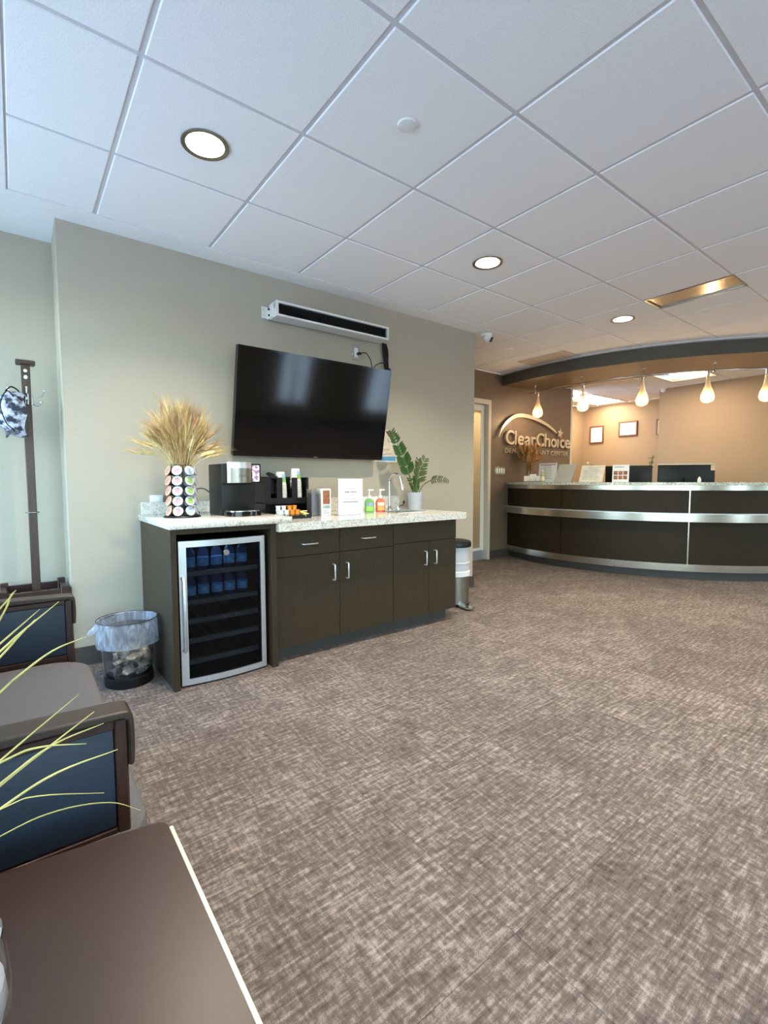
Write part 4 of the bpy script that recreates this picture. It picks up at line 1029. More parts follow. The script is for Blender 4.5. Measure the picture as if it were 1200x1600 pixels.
# acrylic holder and snack carton
t = thing('acrylic_holder', 'clear acrylic holder of dark packets right of the organizer', 'holder', (1.60, 2.86, .836))
MB().box(1.567, 1.63, 2.835, 2.838, .8365, 1.0).box(1.567, 1.57, 2.838, 2.90, .8365, 1.018).box(1.627, 1.63, 2.838, 2.90, .8365, 1.018).box(1.567, 1.63, 2.90, 2.903, .8365, 1.022).box(1.57, 1.627, 2.838, 2.90, .8365, .840).build('shell', 'acrylic', t)
for k in range(4): MB().box(1.573, 1.624, 2.842 + .014 * k, 2.853 + .014 * k, .841, .985 + .004 * k, .002).build('packet', 'tea_brown', t)
t = thing('snack_carton', 'white carton with a reddish food photo, beside the acrylic holder', 'carton', (1.69, 2.87, .836))
MB().box(1.648, 1.726, 2.848, 2.90, .8365, 1.021, .002).build('box', 'paper', t)
MB().box(1.662, 1.716, 2.8472, 2.848, .915, 1.01).build('photo', 'photo_food', t)
MB().box(1.662, 1.716, 2.8472, 2.848, .885, .907).build('text_block', 'print_teal', t)
MB().box(1.665, 1.712, 2.8472, 2.848, .850, .858).box(1.665, 1.700, 2.8472, 2.848, .866, .872).build('text_lines', 'print_grey', t)
# white counter sign
t = thing('counter_sign', 'white upright notice sheet with grey print standing on the worktop', 'sign', (1.855, 2.80, .836))
R_ = Matrix.Rotation(.05, 3, 'X')
MB().box(1.754, 1.957, 2.795, 2.799, .838, 1.090, .001).build('sheet', 'paper', t)
MB().box(1.752, 1.959, 2.7985, 2.803, .8365, 1.092).box(1.752, 1.959, 2.803, 2.86, .8365, .840).build('stand', 'acrylic', t)
for zc, x0, x1, hh, mt in ((1.020, 1.815, 1.895, .004, 'print_grey'), (.998, 1.808, 1.848, .0055, 'print_dark'), (.998, 1.853, 1.905, .0050, 'print_dark'), (.949, 1.805, 1.905, .004, 'print_grey'), (.928, 1.790, 1.922, .0050, 'print_dark')):
    n = max(3, int((x1 - x0) / .009))
    m = MB()
    for k in range(n):
        xa = x0 + (x1 - x0) * k / n; m.box(xa, xa + (x1 - x0) / n * .74, 2.7944, 2.795, zc - hh * (1 if k % 3 else .8), zc + hh * (.7 if k % 2 else 1))
    m.build('text_line', mt, t)
# soap bottles
def soap(label, x, y, m_, l1, l2):
    t = thing('soap_bottle', label, 'soap bottle', (x, y, .836), None, -.35)
    sq = (1.0, .62)
    MB().lathe([(.034, 0), (.037, .004), (.0375, .07), (.033, .088), (.020, .100), (.014, .106)], n=24, squash=sq).build('body', m_, t, world=False)
    MB().lathe([(.016, .104), (.016, .122), (.010, .126)], n=18).cyl((0, 0, .124), (0, 0, .165), .0055, n=10).build('collar', 'white_plastic', t, world=False)
    MB().box(-.010, .034, -.007, .007, .163, .174, .003, 2).build('pump_head', 'white_plastic', t, world=False)
    n = 14
    for q, (z0, z1, mt) in enumerate(((.012, .045, l1), (.048, .074, l2))):
        m = MB(); vs = []
        for z in (z0, z1):
            for k in range(n + 1):
                a = -PI / 2 + (-.8 + 1.6 * k / n); vs.append((.0381 * math.cos(a), .0381 * .62 * math.sin(a) - .0006, z))
        m.add(vs, [(k, k + 1, n + 2 + k, n + 1 + k) for k in range(n)], True); m.build('label', mt, t, world=False)
soap('clear bottle of green hand soap with a white pump', 2.124, 2.945, 'soap_green', 'label_lime', 'label_blue')
soap('bottle of red-orange hand soap with a white pump, by the faucet', 2.222, 2.935, 'soap_red', 'label_orange', 'label_cream')
# faucet
FX, FYY = 2.42, 3.075
t = thing('faucet', 'slim chrome gooseneck faucet on the worktop', 'faucet', (FX, FYY, .836))
MB().lathe([(.026, 0), (.026, .006), (.017, .014), (.015, .03), (.0105, .034)], n=24).build('base', 'chrome', t, world=False)
pts = [(0, 0, .03), (0, 0, .13), (0, 0, .235)] + [(0.0 + .012 * (1 - math.cos(a)), -.062 + .062 * math.cos(a), .235 + .062 * math.sin(a)) for a in [PI * k / 12 for k in range(1, 12)]] + [(.026, -.128, .21), (.030, -.135, .172)]
MB().tube(pts, .0095, 12).build('spout', 'chrome', t, world=False)
MB().cyl((.026, -.127, .213), (.031, -.1365, .165), .012, .0125, n=16).build('aerator', 'chrome', t, world=False)
t = thing('tap_lever', 'short chrome valve with a black lever right of the faucet', 'faucet handle', (2.475, 3.03, .836))
MB().lathe([(.018, 0), (.018, .022), (.012, .034), (0, .036)], n=20).build('valve', 'chrome', t, world=False)
MB().tube(smooth_path([(0, 0, .03), (.03, 0, .034), (.06, .01, .038), (.075, .015, .055), (.08, .016, .075)], 5), [.004] * 14 + [.006, .008, .010, .010, .009, .007, .005], 8).build('lever', 'black_plastic', t, world=False)
# potted ZZ plant
QX, QY = 2.655, 3.02
t = thing('potted_plant', 'arching green ZZ plant in a pale grey pot at the bar end', 'plant', (QX, QY, .836))
MB().lathe([(.052, 0), (.055, .003), (.067, .140), (.068, .142), (.063, .142), (.060, .12)], n=32).build('pot', 'pot_grey', t, world=False)
MB().lathe([(.060, .120), (0, .124)], n=20).build('soil', 'soil', t, world=False)
leaf = MB()
pf = [(0, 0), (.012, .006), (.030, .0095), (.050, .007), (.066, .0)]
pf = [(x, y * 1.35) for x, y in pf]
vs = [(x, y, .002 * math.sin(x * 40)) for x, y in pf] + [(x, -y, .002 * math.sin(x * 40)) for x, y in pf[1:-1]] + [(x, 0, .004) for x, y in pf[1:-1]]
leaf.add(vs, [(0, 1, 8), (1, 2, 9, 8), (2, 3, 10, 9), (3, 4, 10), (0, 8, 5), (8, 9, 6, 5), (9, 10, 7, 6), (10, 4, 7)], True)
leaf_me = leaf.mesh('leaflet', 'leaf_green'); leaf.v = [(x, y * .68, z) for x, y, z in leaf.v]; leaf_dull = leaf.mesh('leaflet', 'leaf_dull')
def zz(pts, n, l0, l1, start, lme, side=None):
    path = smooth_path(pts, 10); N = len(path)
    s_ = MB().tube(path, [.006 - .0035 * i / N for i in range(N)], 7).build('stem', 'stem_green', t, world=False)
    for k in range(n):
        u = start + (1 - start) * k / (n - 1); i = min(N - 2, int(u * (N - 1))); p = path[i]; d = (path[i + 1] - path[max(0, i - 1)]).normalized()
        for sg in (1, -1):
            sd = Vector(side) if side else d.cross(Vector((0, 1, 0))).normalized()
            v = (d * .62 + sd * sg * .85 + Vector((0, -.12, .02))).normalized()
            x = v; y = Vector((0, 1, 0)).cross(x)
            if y.length < .1: y = Vector((0, 0, 1)).cross(x)
            y.normalize(); z = x.cross(y); sc = (l0 + (l1 - l0) * math.sin(PI * min(1, .15 + u * .8))) / .066
            o = link('leaflet', lme, s_); o.matrix_local = Matrix.Translation(p) @ Matrix((x, y, z)).transposed().to_4x4() @ Matrix.Diagonal((sc, sc * 1.15, sc, 1))
zz([(-.02, 0, .12), (-.055, .01, .28), (-.12, .03, .45), (-.215, .06, .655)], 16, .035, .090, .38, leaf_me, (1, -.1, .45))
zz([(.01, -.01, .12), (.03, 0, .24), (.065, .01, .34), (.13, .02, .43)], 9, .04, .085, .30, leaf_dull, (.7, -.2, -.5))
zz([(.0, 0, .12), (.02, .01, .22), (.05, .02, .32), (.06, .03, .42)], 8, .04, .08, .30, leaf_dull, (1, .1, -.1))
zz([(.02, -.005, .12), (.09, 0, .20), (.20, .01, .245), (.31, .015, .25), (.425, .03, .225)], 10, .02, .05, .48, leaf_dull, (0, -.3, 1))
zz([(-.005, -.01, .12), (-.035, -.01, .19), (-.075, 0, .26)], 5, .025, .05, .3, leaf_me, (1, 0, .1))
zz([(.005, .0, .12), (.0, -.01, .18), (.01, -.01, .24)], 5, .025, .05, .25, leaf_me, (1, 0, .1))

# ------------------------------------------------------------------ wall: TV, heater box, outlet, poster
TVc = Vector((1.766, 3.066, 1.592)); tw_, th_ = 1.24, .7085; tilt = .194
t = thing('television', 'large black flat television tilted forward on the wall', 'television', TVc)
Rt = Matrix.Rotation(tilt, 3, 'X')
def tvbox(x0, x1, z0, z1, d0, d1, bev=0.0):
    m = MB().box(x0, x1, d0, d1, z0, z1, bev); m.v = [tuple(Rt @ Vector(v)) for v in m.v]; return m
hw, hh = tw_ / 2, th_ / 2
tvbox(-hw, hw, -hh, hh, .002, .040, .003).build('housing', 'black_plastic', t, world=False)
m = tvbox(-hw, hw, hh - .010, hh, -.004, .004)
for a in ((-hw, -hw + .009, -hh, hh - .010), (hw - .009, hw, -hh, hh - .010), (-hw + .009, hw - .009, -hh, -hh + .016)):
    q = tvbox(a[0], a[1], a[2], a[3], -.004, .004); m.add(q.v, q.f)
m.build('bezel', 'black_gloss', t, world=False)
tvbox(-hw + .009, hw - .009, -hh + .016, hh - .010, -.001, .003).build('screen', 'screen_black', t, world=False)
tvbox(-.016, .016, -hh + .003, -hh + .010, -.0055, -.004).build('badge', 'steel_dull', t, world=False)
tvbox(-.30, .30, -.20, .20, .04, .075).build('rear_cover', 'black_plastic', t, world=False)
MB().box(-.22, .22, .08, .17, -.12, .12).build('wall_bracket', 'black_matte', t, world=False)
# louvred box above the TV
t = thing('air_unit', 'long white wall unit with a dark louvred front above the television', 'wall unit', (1.94, 3.14, 2.255))
UX0, UX1, UY0, UY1, UZ0, UZ1 = 1.455, 2.425, 3.085, 3.205, 2.203, 2.305
m = MB().box(UX0, UX1, UY0 + .03, UY1, UZ0, UZ1).box(UX0, UX1, UY0, UY0 + .03, UZ0, UZ0 + .014).box(UX0, UX1, UY0, UY0 + .03, UZ1 - .014, UZ1).box(UX0, UX0 + .014, UY0, UY0 + .03, UZ0 + .014, UZ1 - .014).box(UX1 - .014, UX1, UY0, UY0 + .03, UZ0 + .014, UZ1 - .014)
m.build('case', 'white_paint', t)
MB().box(UX0 + .014, UX1 - .014, UY0 + .027, UY0 + .029, UZ0 + .014, UZ1 - .014).build('backing', 'black_matte', t)
for k in range(6):
    z = UZ0 + .021 + .0125 * k
    MB().box(UX0 + .014, UX1 - .014, UY0 + .006, UY0 + .026, z - .001, z + .001, rot=Matrix.Rotation(.5, 3, 'X')).build('louver', 'louver_dark', t)
for sx, x in ((-1, UX0), (1, UX1)):
    xa, xb = (x - .006, x) if sx < 0 else (x, x + .006)
    m = MB().box(xa, xb, UY0 + .06, YW - .004, UZ0 + .006, UZ1 - .024).box(min(x, x + sx * .045), max(x, x + sx * .045), YW - .004, YW - .0005, UZ0 + .012, UZ1 - .01)
    b = m.build('bracket', 'white_paint', t)
    for z in (UZ0 + .026, UZ1 - .036): MB().cyl((x + sx * .005, YW - .045, z), (x + sx * .014, YW - .045, z), .007, n=12).build('screw', 'black_plastic', b)
    for z in (UZ0 + .03, UZ1 - .03): MB().cyl((x + sx * .032, YW - .006, z), (x + sx * .032, YW - .003, z), .004, n=10).build('slot', 'print_grey', b)
MB().box(UX0 - .0015, UX0, UY0 + .02, UY0 + .05, UZ1 - .045, UZ1 - .005).build('label', 'print_grey', t)
# outlet above TV
def outlet(name, label, x0, x1, z0, z1, m_='steel'):
    t = thing(name, label, 'outlet', ((x0 + x1) / 2, YW, (z0 + z1) / 2))
    MB().box(x0, x1, YW - .006, YW - .0003, z0, z1, .002).build('plate', m_, t)
    return t
t = outlet('power_outlet', 'steel wall outlet with a black plug above the television', 2.170, 2.243, 2.045, 2.158)
MB().box(2.186, 2.222, YW - .010, YW - .006, 2.065, 2.138, .002).build('receptacle', 'white_plastic', t)
t = thing('plugged_cable', 'black plug and cord running from the outlet behind the television', 'cord', (2.21, 3.2, 2.09))
MB().box(2.205, 2.232, YW - .045, YW - .0105, 2.080, 2.100, .005, 2).build('plug', 'black_plastic', t)
MB().tube(smooth_path([(2.225, YW - .04, 2.092), (2.275, YW - .045, 2.10), (2.325, YW - .04, 2.05), (2.338, YW - .04, 1.98), (2.335, YW - .045, 1.92)], 6), .004, 6).build('cable', 'black_plastic', t)
t = thing('cable_bundle', 'folded bundle of black cables hanging from the white wall unit', 'cable', (2.48, 3.2, 2.1))
for k in range(5):
    x = 2.470 + .009 * k
    MB().tube(smooth_path([(x - .008, YW - .02 - .003 * (k % 2), 2.215), (x - .012 + .004 * k, YW - .03, 2.15), (x + .008, YW - .022 - .004 * (k % 3), 2.06), (x + .018, YW - .03, 1.95), (x + .0, YW - .035, 1.90)], 6), .0058, 6).build('cable', 'black_plastic', t)
MB().tube(smooth_path([(2.50, YW - .03, 2.045), (2.44, YW - .03, 2.05), (2.375, YW - .035, 2.015), (2.342, YW - .04, 1.965)], 6), .0038, 6).build('loose_cable', 'black_plastic', t)
MB().box(2.502, 2.534, YW - .045, YW - .02, 1.985, 2.015, .006, 2).build('tie', 'black_plastic', t)
t = thing('adapter_box', 'small white box above the stone upstand at the left bar end', 'outlet', (.69, 3.23, .968))
MB().box(.652, .724, YW - .030, YW - .0003, .946, .990, .004, 2).build('plate', 'white_plastic', t)
MB().box(.672, .704, YW - .032, YW - .030, .956, .980, .001).build('rocker', 'paper', t)
# poster
t = thing('wall_poster', 'small printed poster on the wall half hidden behind the television', 'poster', (2.51, YW, 1.37))
PX0, PX1, PZ0, PZ1 = 2.392, 2.626, 1.232, 1.503
MB().box(PX0, PX1, YW - .006, YW - .0004, PZ0, PZ1, .001).build('sheet', 'paper', t)
def patch(name, poly, m_, d=0): MB().prism(poly, YW - .0066 - d, YW - .006, 'xz').build(name, m_, t)
patch('background', [(2.398, 1.243), (2.618, 1.243), (2.618, 1.497), (2.398, 1.497)], 'print_cream')
patch('person_print', [(2.50, 1.497), (2.602, 1.497), (2.606, 1.455), (2.585, 1.440), (2.56, 1.432), (2.53, 1.455)], 'print_brown', .0004)
patch('grey_print', [(2.52, 1.44), (2.54, 1.42), (2.55, 1.40), (2.53, 1.40)], 'print_grey', .0004)
patch('teal_print', [(2.57, 1.44), (2.616, 1.45), (2.616, 1.33), (2.58, 1.36)], 'print_teal', .0004)
patch('orange_print', [(2.45, 1.345), (2.55, 1.352), (2.55, 1.335), (2.45, 1.322)], 'packet_beige', .0004)
patch('blue_band', [(2.402, 1.25), (2.612, 1.243), (2.612, 1.283), (2.402, 1.275)], 'print_blue', .0004)
patch('text_lines', [(2.46, 1.30), (2.57, 1.31), (2.57, 1.302), (2.46, 1.292)], 'print_grey', .0004)

# ------------------------------------------------------------------ waste bins
BX, BY = .440, 2.83
t = thing('waste_bin', 'round black wastebasket with a clear liner bag left of the fridge cabinet', 'waste bin', (BX, BY, 0))
m = MB(); n = 36
pr = [(.112, .004), (.116, .06), (.138, .34)]
vs = [(r * math.cos(2 * PI * i / n), r * math.sin(2 * PI * i / n), z) for r, z in pr for i in range(n)]
m.add(vs, [(j * n + i, j * n + (i + 1) % n, (j + 1) * n + (i + 1) % n, (j + 1) * n + i) for j in range(2) for i in range(n)], True)
m.build('wall', 'bin_mesh', t, world=False)
MB().lathe([(.113, 0), (.118, .004), (.119, .050), (.115, .052), (.113, .012), (0, .010)], n=36).build('base', 'black_plastic', t, world=False)
MB().tube([(.1385 * math.cos(2 * PI * i / 40), .1385 * math.sin(2 * PI * i / 40), .34) for i in range(41)], .0035, 6, cap=False).build('rim', 'bin_brown', t, world=False)
rnd = random.Random(9)
def bagshape(prof, seed, amp):
    r = random.Random(seed); n = 60; vs = []; ph = [r.uniform(0, 6.28) for _ in range(5)]
    for r0, z in prof:
        for i in range(n):
            a = 2 * PI * i / n; w = 1 + amp * (math.sin(7 * a + ph[0] + z * 20) + .7 * math.sin(13 * a + ph[1] - z * 30) + .5 * math.sin(23 * a + ph[2])) / 2
            vs.append((r0 * w * math.cos(a), r0 * w * math.sin(a), z + .0016 * math.sin(5 * a + ph[3])))
    m = MB(); m.add(vs, [(j * n + i, j * n + (i + 1) % n, (j + 1) * n + (i + 1) % n, (j + 1) * n + i) for j in range(len(prof) - 1) for i in range(n)], True); return m
bagshape([(.150, .215), (.149, .24), (.147, .29), (.146, .33), (.1425, .346), (.134, .342), (.130, .30)], 2, .016).build('liner_bag', 'bag_film', t, world=False)
bagshape([(.130, .30), (.122, .20), (.108, .08), (.07, .03), (.0, .026)], 5, .02).build('liner_inside', 'bag_inside', t, world=False)
d = Vector((-.99, -.12, 0))
MB().tube([d * .140 + Vector((0, 0, .318)), d * .158 + Vector((0, 0, .312)), d * .175 + Vector((0, 0, .302)), d * .186 + Vector((0, 0, .294))], [.026, .016, .014, .008], 10).build('bag_knot', 'bag_film', t, world=False)
MB().tube([(.1455 * math.cos(2 * PI * i / 40), .1455 * math.sin(2 * PI * i / 40), .3475) for i in range(41)], .0022, 6, cap=False).build('rim_band', 'bin_brown', t, world=False)
m = MB()
for k in range(34):
    a = rnd.uniform(0, 6.28); q = rnd.uniform(0, .075)
    m.ball((q * math.cos(a), q * math.sin(a), rnd.uniform(.06, .19)), rnd.uniform(.025, .045), 8, 6, (1, rnd.uniform(.5, 1), rnd.uniform(.4, 1)), Matrix.Rotation(rnd.uniform(0, 3), 3, 'X'))
m.v = [(x + rnd.uniform(-.009, .009), y + rnd.uniform(-.009, .009), z + rnd.uniform(-.009, .009)) for x, y, z in m.v]; m.sm = [False] * len(m.sm)
stuff(m.build('rubbish', 'trash_mix', t, world=False))
t = thing('pedal_bin', 'slim steel pedal bin with black lid at the right end of the bar', 'waste bin', (2.99, 2.86, 0))
MB().lathe([(.108, .022), (.110, .26), (.110, .27)], n=28).build('body', 'steel_dull', t, world=False)
MB().lathe([(.110, 0), (.112, .022), (.108, .024)], n=28).build('base', 'black_plastic', t, world=False)
MB().lathe([(.116, .262), (.117, .30), (.112, .305)], n=28).build('liner_cuff', 'white_plastic', t, world=False)
MB().lathe([(.109, .29), (.109, .51)], n=28).build('upper_shell', 'pot_grey', t, world=False)
MB().lathe([(.1125, .372), (.1125, .380)], n=28).build('ring', 'white_plastic', t, world=False)
MB().lathe([(.112, .508), (.124, .512), (.126, .542), (.118, .560), (.06, .572), (0, .574)], n=28).build('lid', 'black_plastic', t, world=False)
MB().prism([(-.085, -.215), (-.045, -.235), (-.005, -.215), (-.015, -.10), (-.075, -.10)], .012, .024, 'xy').build('pedal', 'chrome', t, world=False)

# ------------------------------------------------------------------ coat rack and cap
t = thing('coat_rack', 'tall dark wooden coat rack with a slatted umbrella base in the recess', 'coat rack', (.066, 3.37, 0))
MB().box(.046, .087, 3.350, 3.390, .02, 1.725, .003).build('post', 'rack_wood', t)
MB().box(.022, .112, 3.335, 3.405, 1.725, 1.748, .005).build('cap', 'rack_wood', t)
RX0, RX1, RY0, RY1 = -.100, .212, 3.215, 3.520
for x in (RX0, RX1 - .038):
    for y in (RY0, RY1 - .038): MB().box(x, x + .038, y, y + .038, 0, .488, .003).build('corner_post', 'dark_wood', t)
for z0, z1 in ((.425, .470), (.06, .10)):
    MB().box(RX0 + .038, RX1 - .038, RY0 + .008, RY0 + .03, z0, z1, .002).build('rail', 'dark_wood', t)
    MB().box(RX0 + .038, RX1 - .038, RY1 - .03, RY1 - .008, z0, z1, .002).build('rail', 'dark_wood', t)
    MB().box(RX0 + .008, RX0 + .03, RY0 + .038, RY1 - .038, z0, z1, .002).build('rail', 'dark_wood', t)
    MB().box(RX1 - .03, RX1 - .008, RY0 + .038, RY1 - .038, z0, z1, .002).build('rail', 'dark_wood', t)
for z0, z1 in ((.395, .420),): MB().box(RX0 + .03, RX1 - .03, 3.352, 3.388, z0, z1).build('cross_bar', 'dark_wood', t)
for k in range(3):
    x = RX0 + .075 + .072 * k
    MB().box(x, x + .016, RY0 + .012, RY0 + .026, .10, .425).build('slat', 'dark_wood', t)
    MB().box(x, x + .016, RY1 - .026, RY1 - .012, .10, .425).build('slat', 'dark_wood', t)
MB().box(RX0 + .02, RX1 - .02, RY0 + .02, RY1 - .02, .04, .06).build('drip_pan', 'black_plastic', t)
MB().tube([(.066 + .030 * math.cos(2 * PI * k / 20), 3.37 + .030 * math.sin(2 * PI * k / 20), .900) for k in range(21)], .0035, 5, cap=False).build('ring', 'steel_dull', t)
for sx, sy in ((1, 0), (-1, 0), (0, -1)):
    b = Vector((.066 + sx * .020, 3.37 + sy * .020, 1.535)); dv = Vector((sx, sy, 0)); up = Vector((0, 0, 1))
    m = MB().tube(smooth_path([b + up * .012, b + dv * .025 + up * .018, b + dv * .05 + up * .024, b + dv * .062 + up * .055], 5), .0038, 7)
    m.tube(smooth_path([b - up * .012, b + dv * .018 - up * .030, b + dv * .036 - up * .028, b + dv * .046 - up * .008], 5), .0038, 7)
    m.ball(b + dv * .062 + up * .055, .006, 8, 6).ball(b + dv * .046 - up * .008, .006, 8, 6)
    m.box(b.x - .008 - abs(sy) * .002, b.x + .008 + abs(sy) * .002, b.y - .008, b.y + .008, 1.505, 1.565, .003)
    m.build('hook', 'chrome', t)
for z in (1.69, 1.655):
    MB().ball((.066, 3.349, z), .009, 12, 8, (1, .35, 1.25 if z < 1.67 else 1.0)).build('inlay', 'white_plastic', t)
t = thing('baseball_cap', 'camouflage patterned cloth cap hanging on the coat rack hook', 'cap', (-.02, 3.335, 1.46))
m = MB(); n, k_ = 28, 14; vs = []
for j in range(k_ + 1):
    f_ = j / k_
    for i in range(n):
        a = 2 * PI * i / n; r = math.sin(PI * (f_ * .58)) ** .8 if f_ > 0 else 0
        p = Vector((-.115 * math.cos(PI * f_ * .56) + .055, .088 * r * math.cos(a), .118 * r * math.sin(a)))
        p.z += -.02 * f_ + .008 * math.sin(3 * a + 4 * f_); p.x += .008 * math.sin(4 * a + 2 * f_)
        vs.append(p)
m.add(vs, [(j * n + i, j * n + (i + 1) % n, (j + 1) * n + (i + 1) % n, (j + 1) * n + i) for j in range(k_) for i in range(n)], True)
m.build('crown', 'camo', t, world=False)
vs = []
for j in range(7):
    for i in range(13):
        u = i / 12; v = j / 6; a = -.95 + 1.9 * u
        vs.append((.035 - .06 * v * (1 - .2 * math.cos(a)), .078 * math.sin(a) * (1 - .15 * v), -.085 - .075 * v * math.cos(a) + .012 * v * v))
m = MB(); m.add(vs, [(j * 13 + i, j * 13 + i + 1, (j + 1) * 13 + i + 1, (j + 1) * 13 + i) for j in range(6) for i in range(12)], True)
m.build('brim', 'camo', t, world=False)
MB().tube(smooth_path([(.03, -.05, .07), (.0, -.095, .095), (-.03, -.105, .02), (-.01, -.10, -.07), (.02, -.06, -.105)], 6), [.003] * 25, 6).build('strap', 'black_matte', t, world=False)
MB().tube(smooth_path([(-.005, -.06, .10), (.02, -.03, .128), (.05, -.01, .112), (.052, .0, .09)], 6), .004, 6).build('adjuster', 'black_matte', t, world=False)

# ------------------------------------------------------------------ waiting chair
t = thing('waiting_chair', 'wide grey-seated waiting chair with navy panelled arms in front of coat rack', 'chair', (-.15, 1.5, 0))
def arm(y0, y1, ztop):
    # shaped arm rest: side profile swept along x, hooking down at the front
    prof = smooth_path([(-.52, ztop + .006, 0), (-.30, ztop + .010, 0), (-.05, ztop + .006, 0), (.09, ztop + .001, 0), (.138, ztop - .001, 0), (.151, ztop - .006, 0), (.156, ztop - .022, 0), (.157, ztop - .07, 0), (.155, ztop - .106, 0)], 5)
    lower = [(.150, ztop - .110), (.145, ztop - .106), (.146, ztop - .06), (.145, ztop - .022), (.136, ztop - .0165), (.0, ztop - .014), (-.30, ztop - .010), (-.52, ztop - .012)]
    poly = [(p.x, p.y) for p in prof] + lower
    a = MB().prism(poly, y0, y1, 'xz').build('armrest', 'arm_wood', t)
    bm = bmesh.new(); bm.from_mesh(a.data); bmesh.ops.bevel(bm, geom=[e for e in bm.edges if len(e.link_faces) == 2 and e.calc_face_angle(0) > 1.2], offset=.004, segments=2, affect='EDGES', profile=.5); bm.to_mesh(a.data); bm.free()
    ya, yb = y0 + .006, y1 - .006
    MB().box(.124, .1455, ya, yb, 0, ztop - .0165, .003).build('leg', 'dark_wood', t)
    MB().box(-.50, -.468, ya, yb, 0, ztop - .0165, .003).build('leg', 'dark_wood', t)
    MB().box(-.468, .124, ya, yb, ztop - .034, ztop - .0155, .002).build('side_rail', 'dark_wood', t)
    MB().box(-.468, .124, ya, yb, .405, .432, .002).build('side_rail', 'dark_wood', t)
    MB().box(-.466, .123, ya + .003, yb - .003, .433, ztop - .034, .004, 2).build('side_panel', 'navy_vinyl', t)
arm(.972, 1.032, .655)
arm(2.095, 2.155, .655)
def rounded_rect(x0, x1, y0, y1, rf, n=8):
    pts = [(x0, y0)]
    for k in range(n + 1): a = -PI / 2 + PI / 2 * k / n; pts.append((x1 - rf + rf * math.cos(a), y0 + rf + rf * math.sin(a)))
    for k in range(n + 1): a = PI / 2 * k / n; pts.append((x1 - rf * 1.3 + rf * 1.3 * math.cos(a), y1 - rf * 1.3 + rf * 1.3 * math.sin(a)))
    pts.append((x0, y1)); return pts
def cushion(name, pts, z0, z1, mt, rise=.012):
    n = len(pts); cx = sum(p[0] for p in pts) / n; cy = sum(p[1] for p in pts) / n; rings = []
    for s_, z in ((.985, z0), (1.0, z0 + .012), (1.0, z1 - .028), (.99, z1 - .012), (.965, z1 - .002), (.9, z1 + rise * .4), (.6, z1 + rise), (.001, z1 + rise)):
        rings.append([(cx + (x - cx) * (1 - (1 - s_) * (1 if s_ < .95 else .6)), cy + (y - cy) * (1 - (1 - s_) * (1 if s_ < .95 else .35)), z) for x, y in pts])
    m = MB(); vs = [v for r in rings for v in r]
    m.add(vs, [(j * n + i, j * n + (i + 1) % n, (j + 1) * n + (i + 1) % n, (j + 1) * n + i) for j in range(len(rings) - 1) for i in range(n)], True)
    m.add(rings[0], [tuple(range(n - 1, -1, -1))]); return m.build(name, mt, t)
cushion('seat', rounded_rect(-.46, .182, .930, 2.088, .105), .335, .420, 'grey_fabric')
MB().box(-.46, .10, 1.04, 2.09, .29, .334).build('seat_frame', 'dark_wood', t)
MB().box(-.52, -.43, 1.04, 2.09, .45, .88, .02, 3).build('backrest', 'navy_vinyl', t)
MB().box(-.525, -.46, 1.034, 2.094, .88, .915, .008, 2).build('back_rail', 'arm_wood', t)

# ------------------------------------------------------------------ side table with grass plant and goblet
TZ = .50
t = thing('side_table', 'dark brown square side table with a painted edge highlight in the near corner', 'table', (-.2, .5, 0))
a_ = .06
poly = [(-.60, .955), (.158, .851), (.172, .846), (.179, .834), (.178, .05), (-.60, .05)]
MB().prism(poly, TZ - .03, TZ, 'xy').build('tabletop', 'table_top', t)
MB().box(.1785, .1850, .05, .826, TZ - .028, TZ + .0012, .002, 2).build('edge_highlight', 'table_highlight', t)  # cream strip paints the highlight along the rounded table edge
for x in (-.56, .12):
    for y in (.09, .78): MB().box(x, x + .045, y, y + .045, 0, TZ - .03, .002).build('leg', 'dark_wood', t)
MB().box(-.515, .12, .795, .81, TZ - .09, TZ - .03).box(-.515, .12, .10, .115, TZ - .09, TZ - .03).box(.135, .15, .135, .78, TZ - .09, TZ - .03).build('apron', 'dark_wood', t)
GX_, GY_ = -.235, .62
t = thing('grass_plant', 'long thin yellow-green grass blades arching from a pot off the table corner', 'plant', (GX_, GY_, TZ))
MB().lathe([(.060, 0), (.066, .004), (.080, .13), (.083, .132), (.076, .132), (.072, .11)], n=28).build('pot', 'pot_grey', t, world=False)
MB().lathe([(.072, .110), (0, .115)], n=18).build('soil', 'soil', t, world=False)
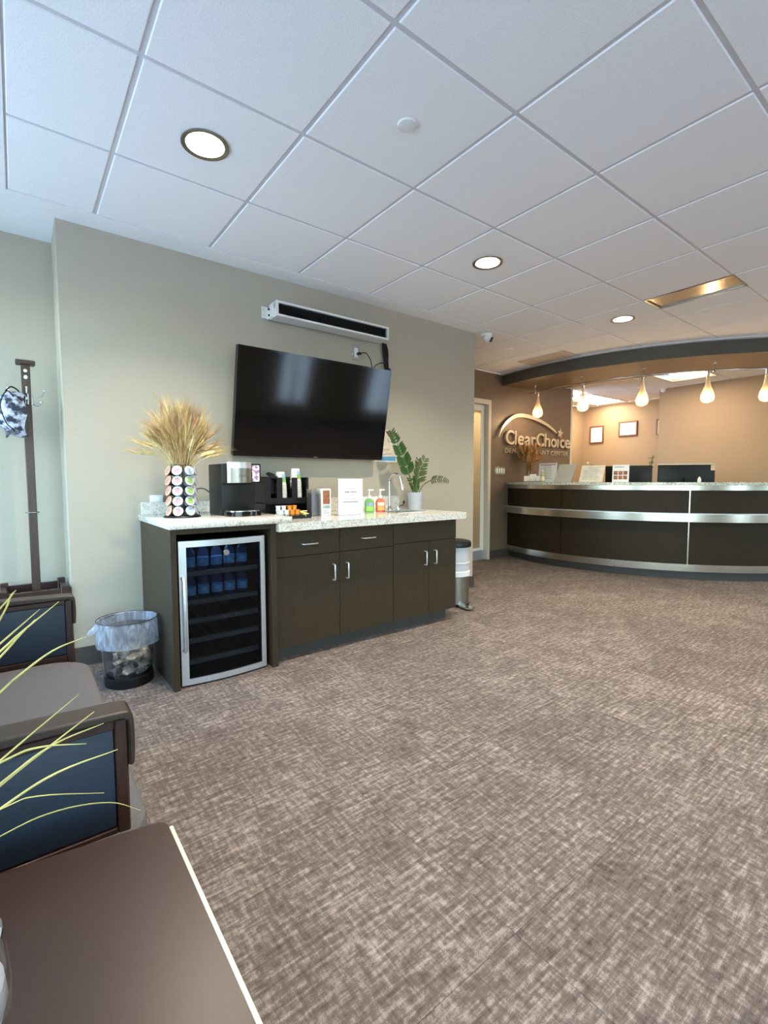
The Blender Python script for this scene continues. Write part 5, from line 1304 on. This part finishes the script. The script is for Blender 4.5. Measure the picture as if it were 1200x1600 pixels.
BLADES = [
    [(-0.0211, 0.7, 0.933), (-0.0056, 0.7, 0.9525)],
    [(-0.0217, 0.7, 0.9203), (-0.0113, 0.7, 0.945), (-0.0056, 0.7, 0.9525)],
    [(-0.0235, 0.72, 0.8865), (0.0163, 0.72, 0.9216)],
    [(-0.0246, 0.74, 0.8716), (-0.0045, 0.74, 0.8899), (0.0372, 0.74, 0.9238)],
    [(-0.0249, 0.74, 0.8645), (-0.0073, 0.74, 0.8848), (0.0116, 0.74, 0.9049)],
    [(-0.0283, 0.78, 0.8066), (-0.0119, 0.78, 0.821), (0.0293, 0.78, 0.8488), (0.0708, 0.78, 0.8608)],
    [(-0.0306, 0.74, 0.7346), (0.0541, 0.74, 0.7953)],
    [(-0.029, 0.7, 0.751), (0.0076, 0.7, 0.7566), (0.057, 0.7, 0.7442)],
    [(-0.031, 0.72, 0.7156), (0.0216, 0.72, 0.745), (0.0791, 0.72, 0.7558)],
    [(-0.0328, 0.76, 0.6928), (0.0185, 0.76, 0.7252), (0.0726, 0.76, 0.758)],
    [(-0.0314, 0.7, 0.6957), (0.0254, 0.7, 0.7181), (0.0917, 0.7, 0.7241)],
    [(-0.0296, 0.66, 0.7169), (0.0049, 0.66, 0.7179), (0.0701, 0.66, 0.6945)],
    [(-0.031, 0.66, 0.6863), (0.0222, 0.66, 0.6925), (0.0751, 0.66, 0.6799), (0.1097, 0.66, 0.6546)],
]
rnd = random.Random(8)
for k, b in enumerate(BLADES):
    tail = [Vector(p) for p in b]; root = Vector((GX_ + rnd.uniform(-.03, .03), GY_ + rnd.uniform(-.03, .03), TZ + .11))
    d = (tail[0] - tail[1]).normalized(); mid = tail[0] + d * .10 + Vector((-.02, -.02, -.012))
    path = smooth_path([root, root.lerp(mid, .55) + Vector((0, 0, .05)), mid] + tail, 5); N_ = len(path)
    m = MB().tube(path, [.0015 * min(1, 1.25 * (1 - (i / (N_ - 1)) ** 3) + .30) for i in range(N_)], 6, flat=.5)
    m.build('blade', 'grass_blade', t)
for k in range(26):
    a = rnd.uniform(1.9, 5.2); q = rnd.uniform(.12, .34); hgt = rnd.uniform(.18, .42); b = Vector((GX_ + rnd.uniform(-.04, .04), GY_ + rnd.uniform(-.04, .04), TZ + .11))
    dx, dy = math.cos(a) * q, math.sin(a) * q * .6
    MB().tube(smooth_path([b, b + Vector((dx * .3, dy * .3, hgt * .8)), b + Vector((dx, dy, hgt))], 6), [.0021 * (1 - i / 13) + .0004 for i in range(13)], 5, flat=.5).build('blade', 'grass_blade', t)
GV = (-.070, .45)
t = thing('stemmed_glass', 'clear stemmed glass with pale filling at the left edge of the table', 'glass', (*GV, TZ))
prof = [(.030, 0), (.031, .003), (.006, .012), (.005, .09), (.012, .125), (.034, .150), (.047, .168), (.0515, .185), (.0515, .20), (.050, .22), (.047, .238), (.0455, .238), (.0485, .22), (.0500, .20), (.0498, .186)]
MB().lathe(prof, n=36).build('bowl', 'glass_clear', t, world=False)
MB().lathe([(.0, .140), (.030, .152), (.044, .168), (.0485, .186), (.047, .200), (.0, .203)], n=28).build('filling', 'pod_white', t, world=False)
MB().tube([(.0462 * math.cos(2 * PI * i / 36), .0462 * math.sin(2 * PI * i / 36), .238) for i in range(37)], .0016, 6, cap=False).build('rim', 'chrome', t, world=False)
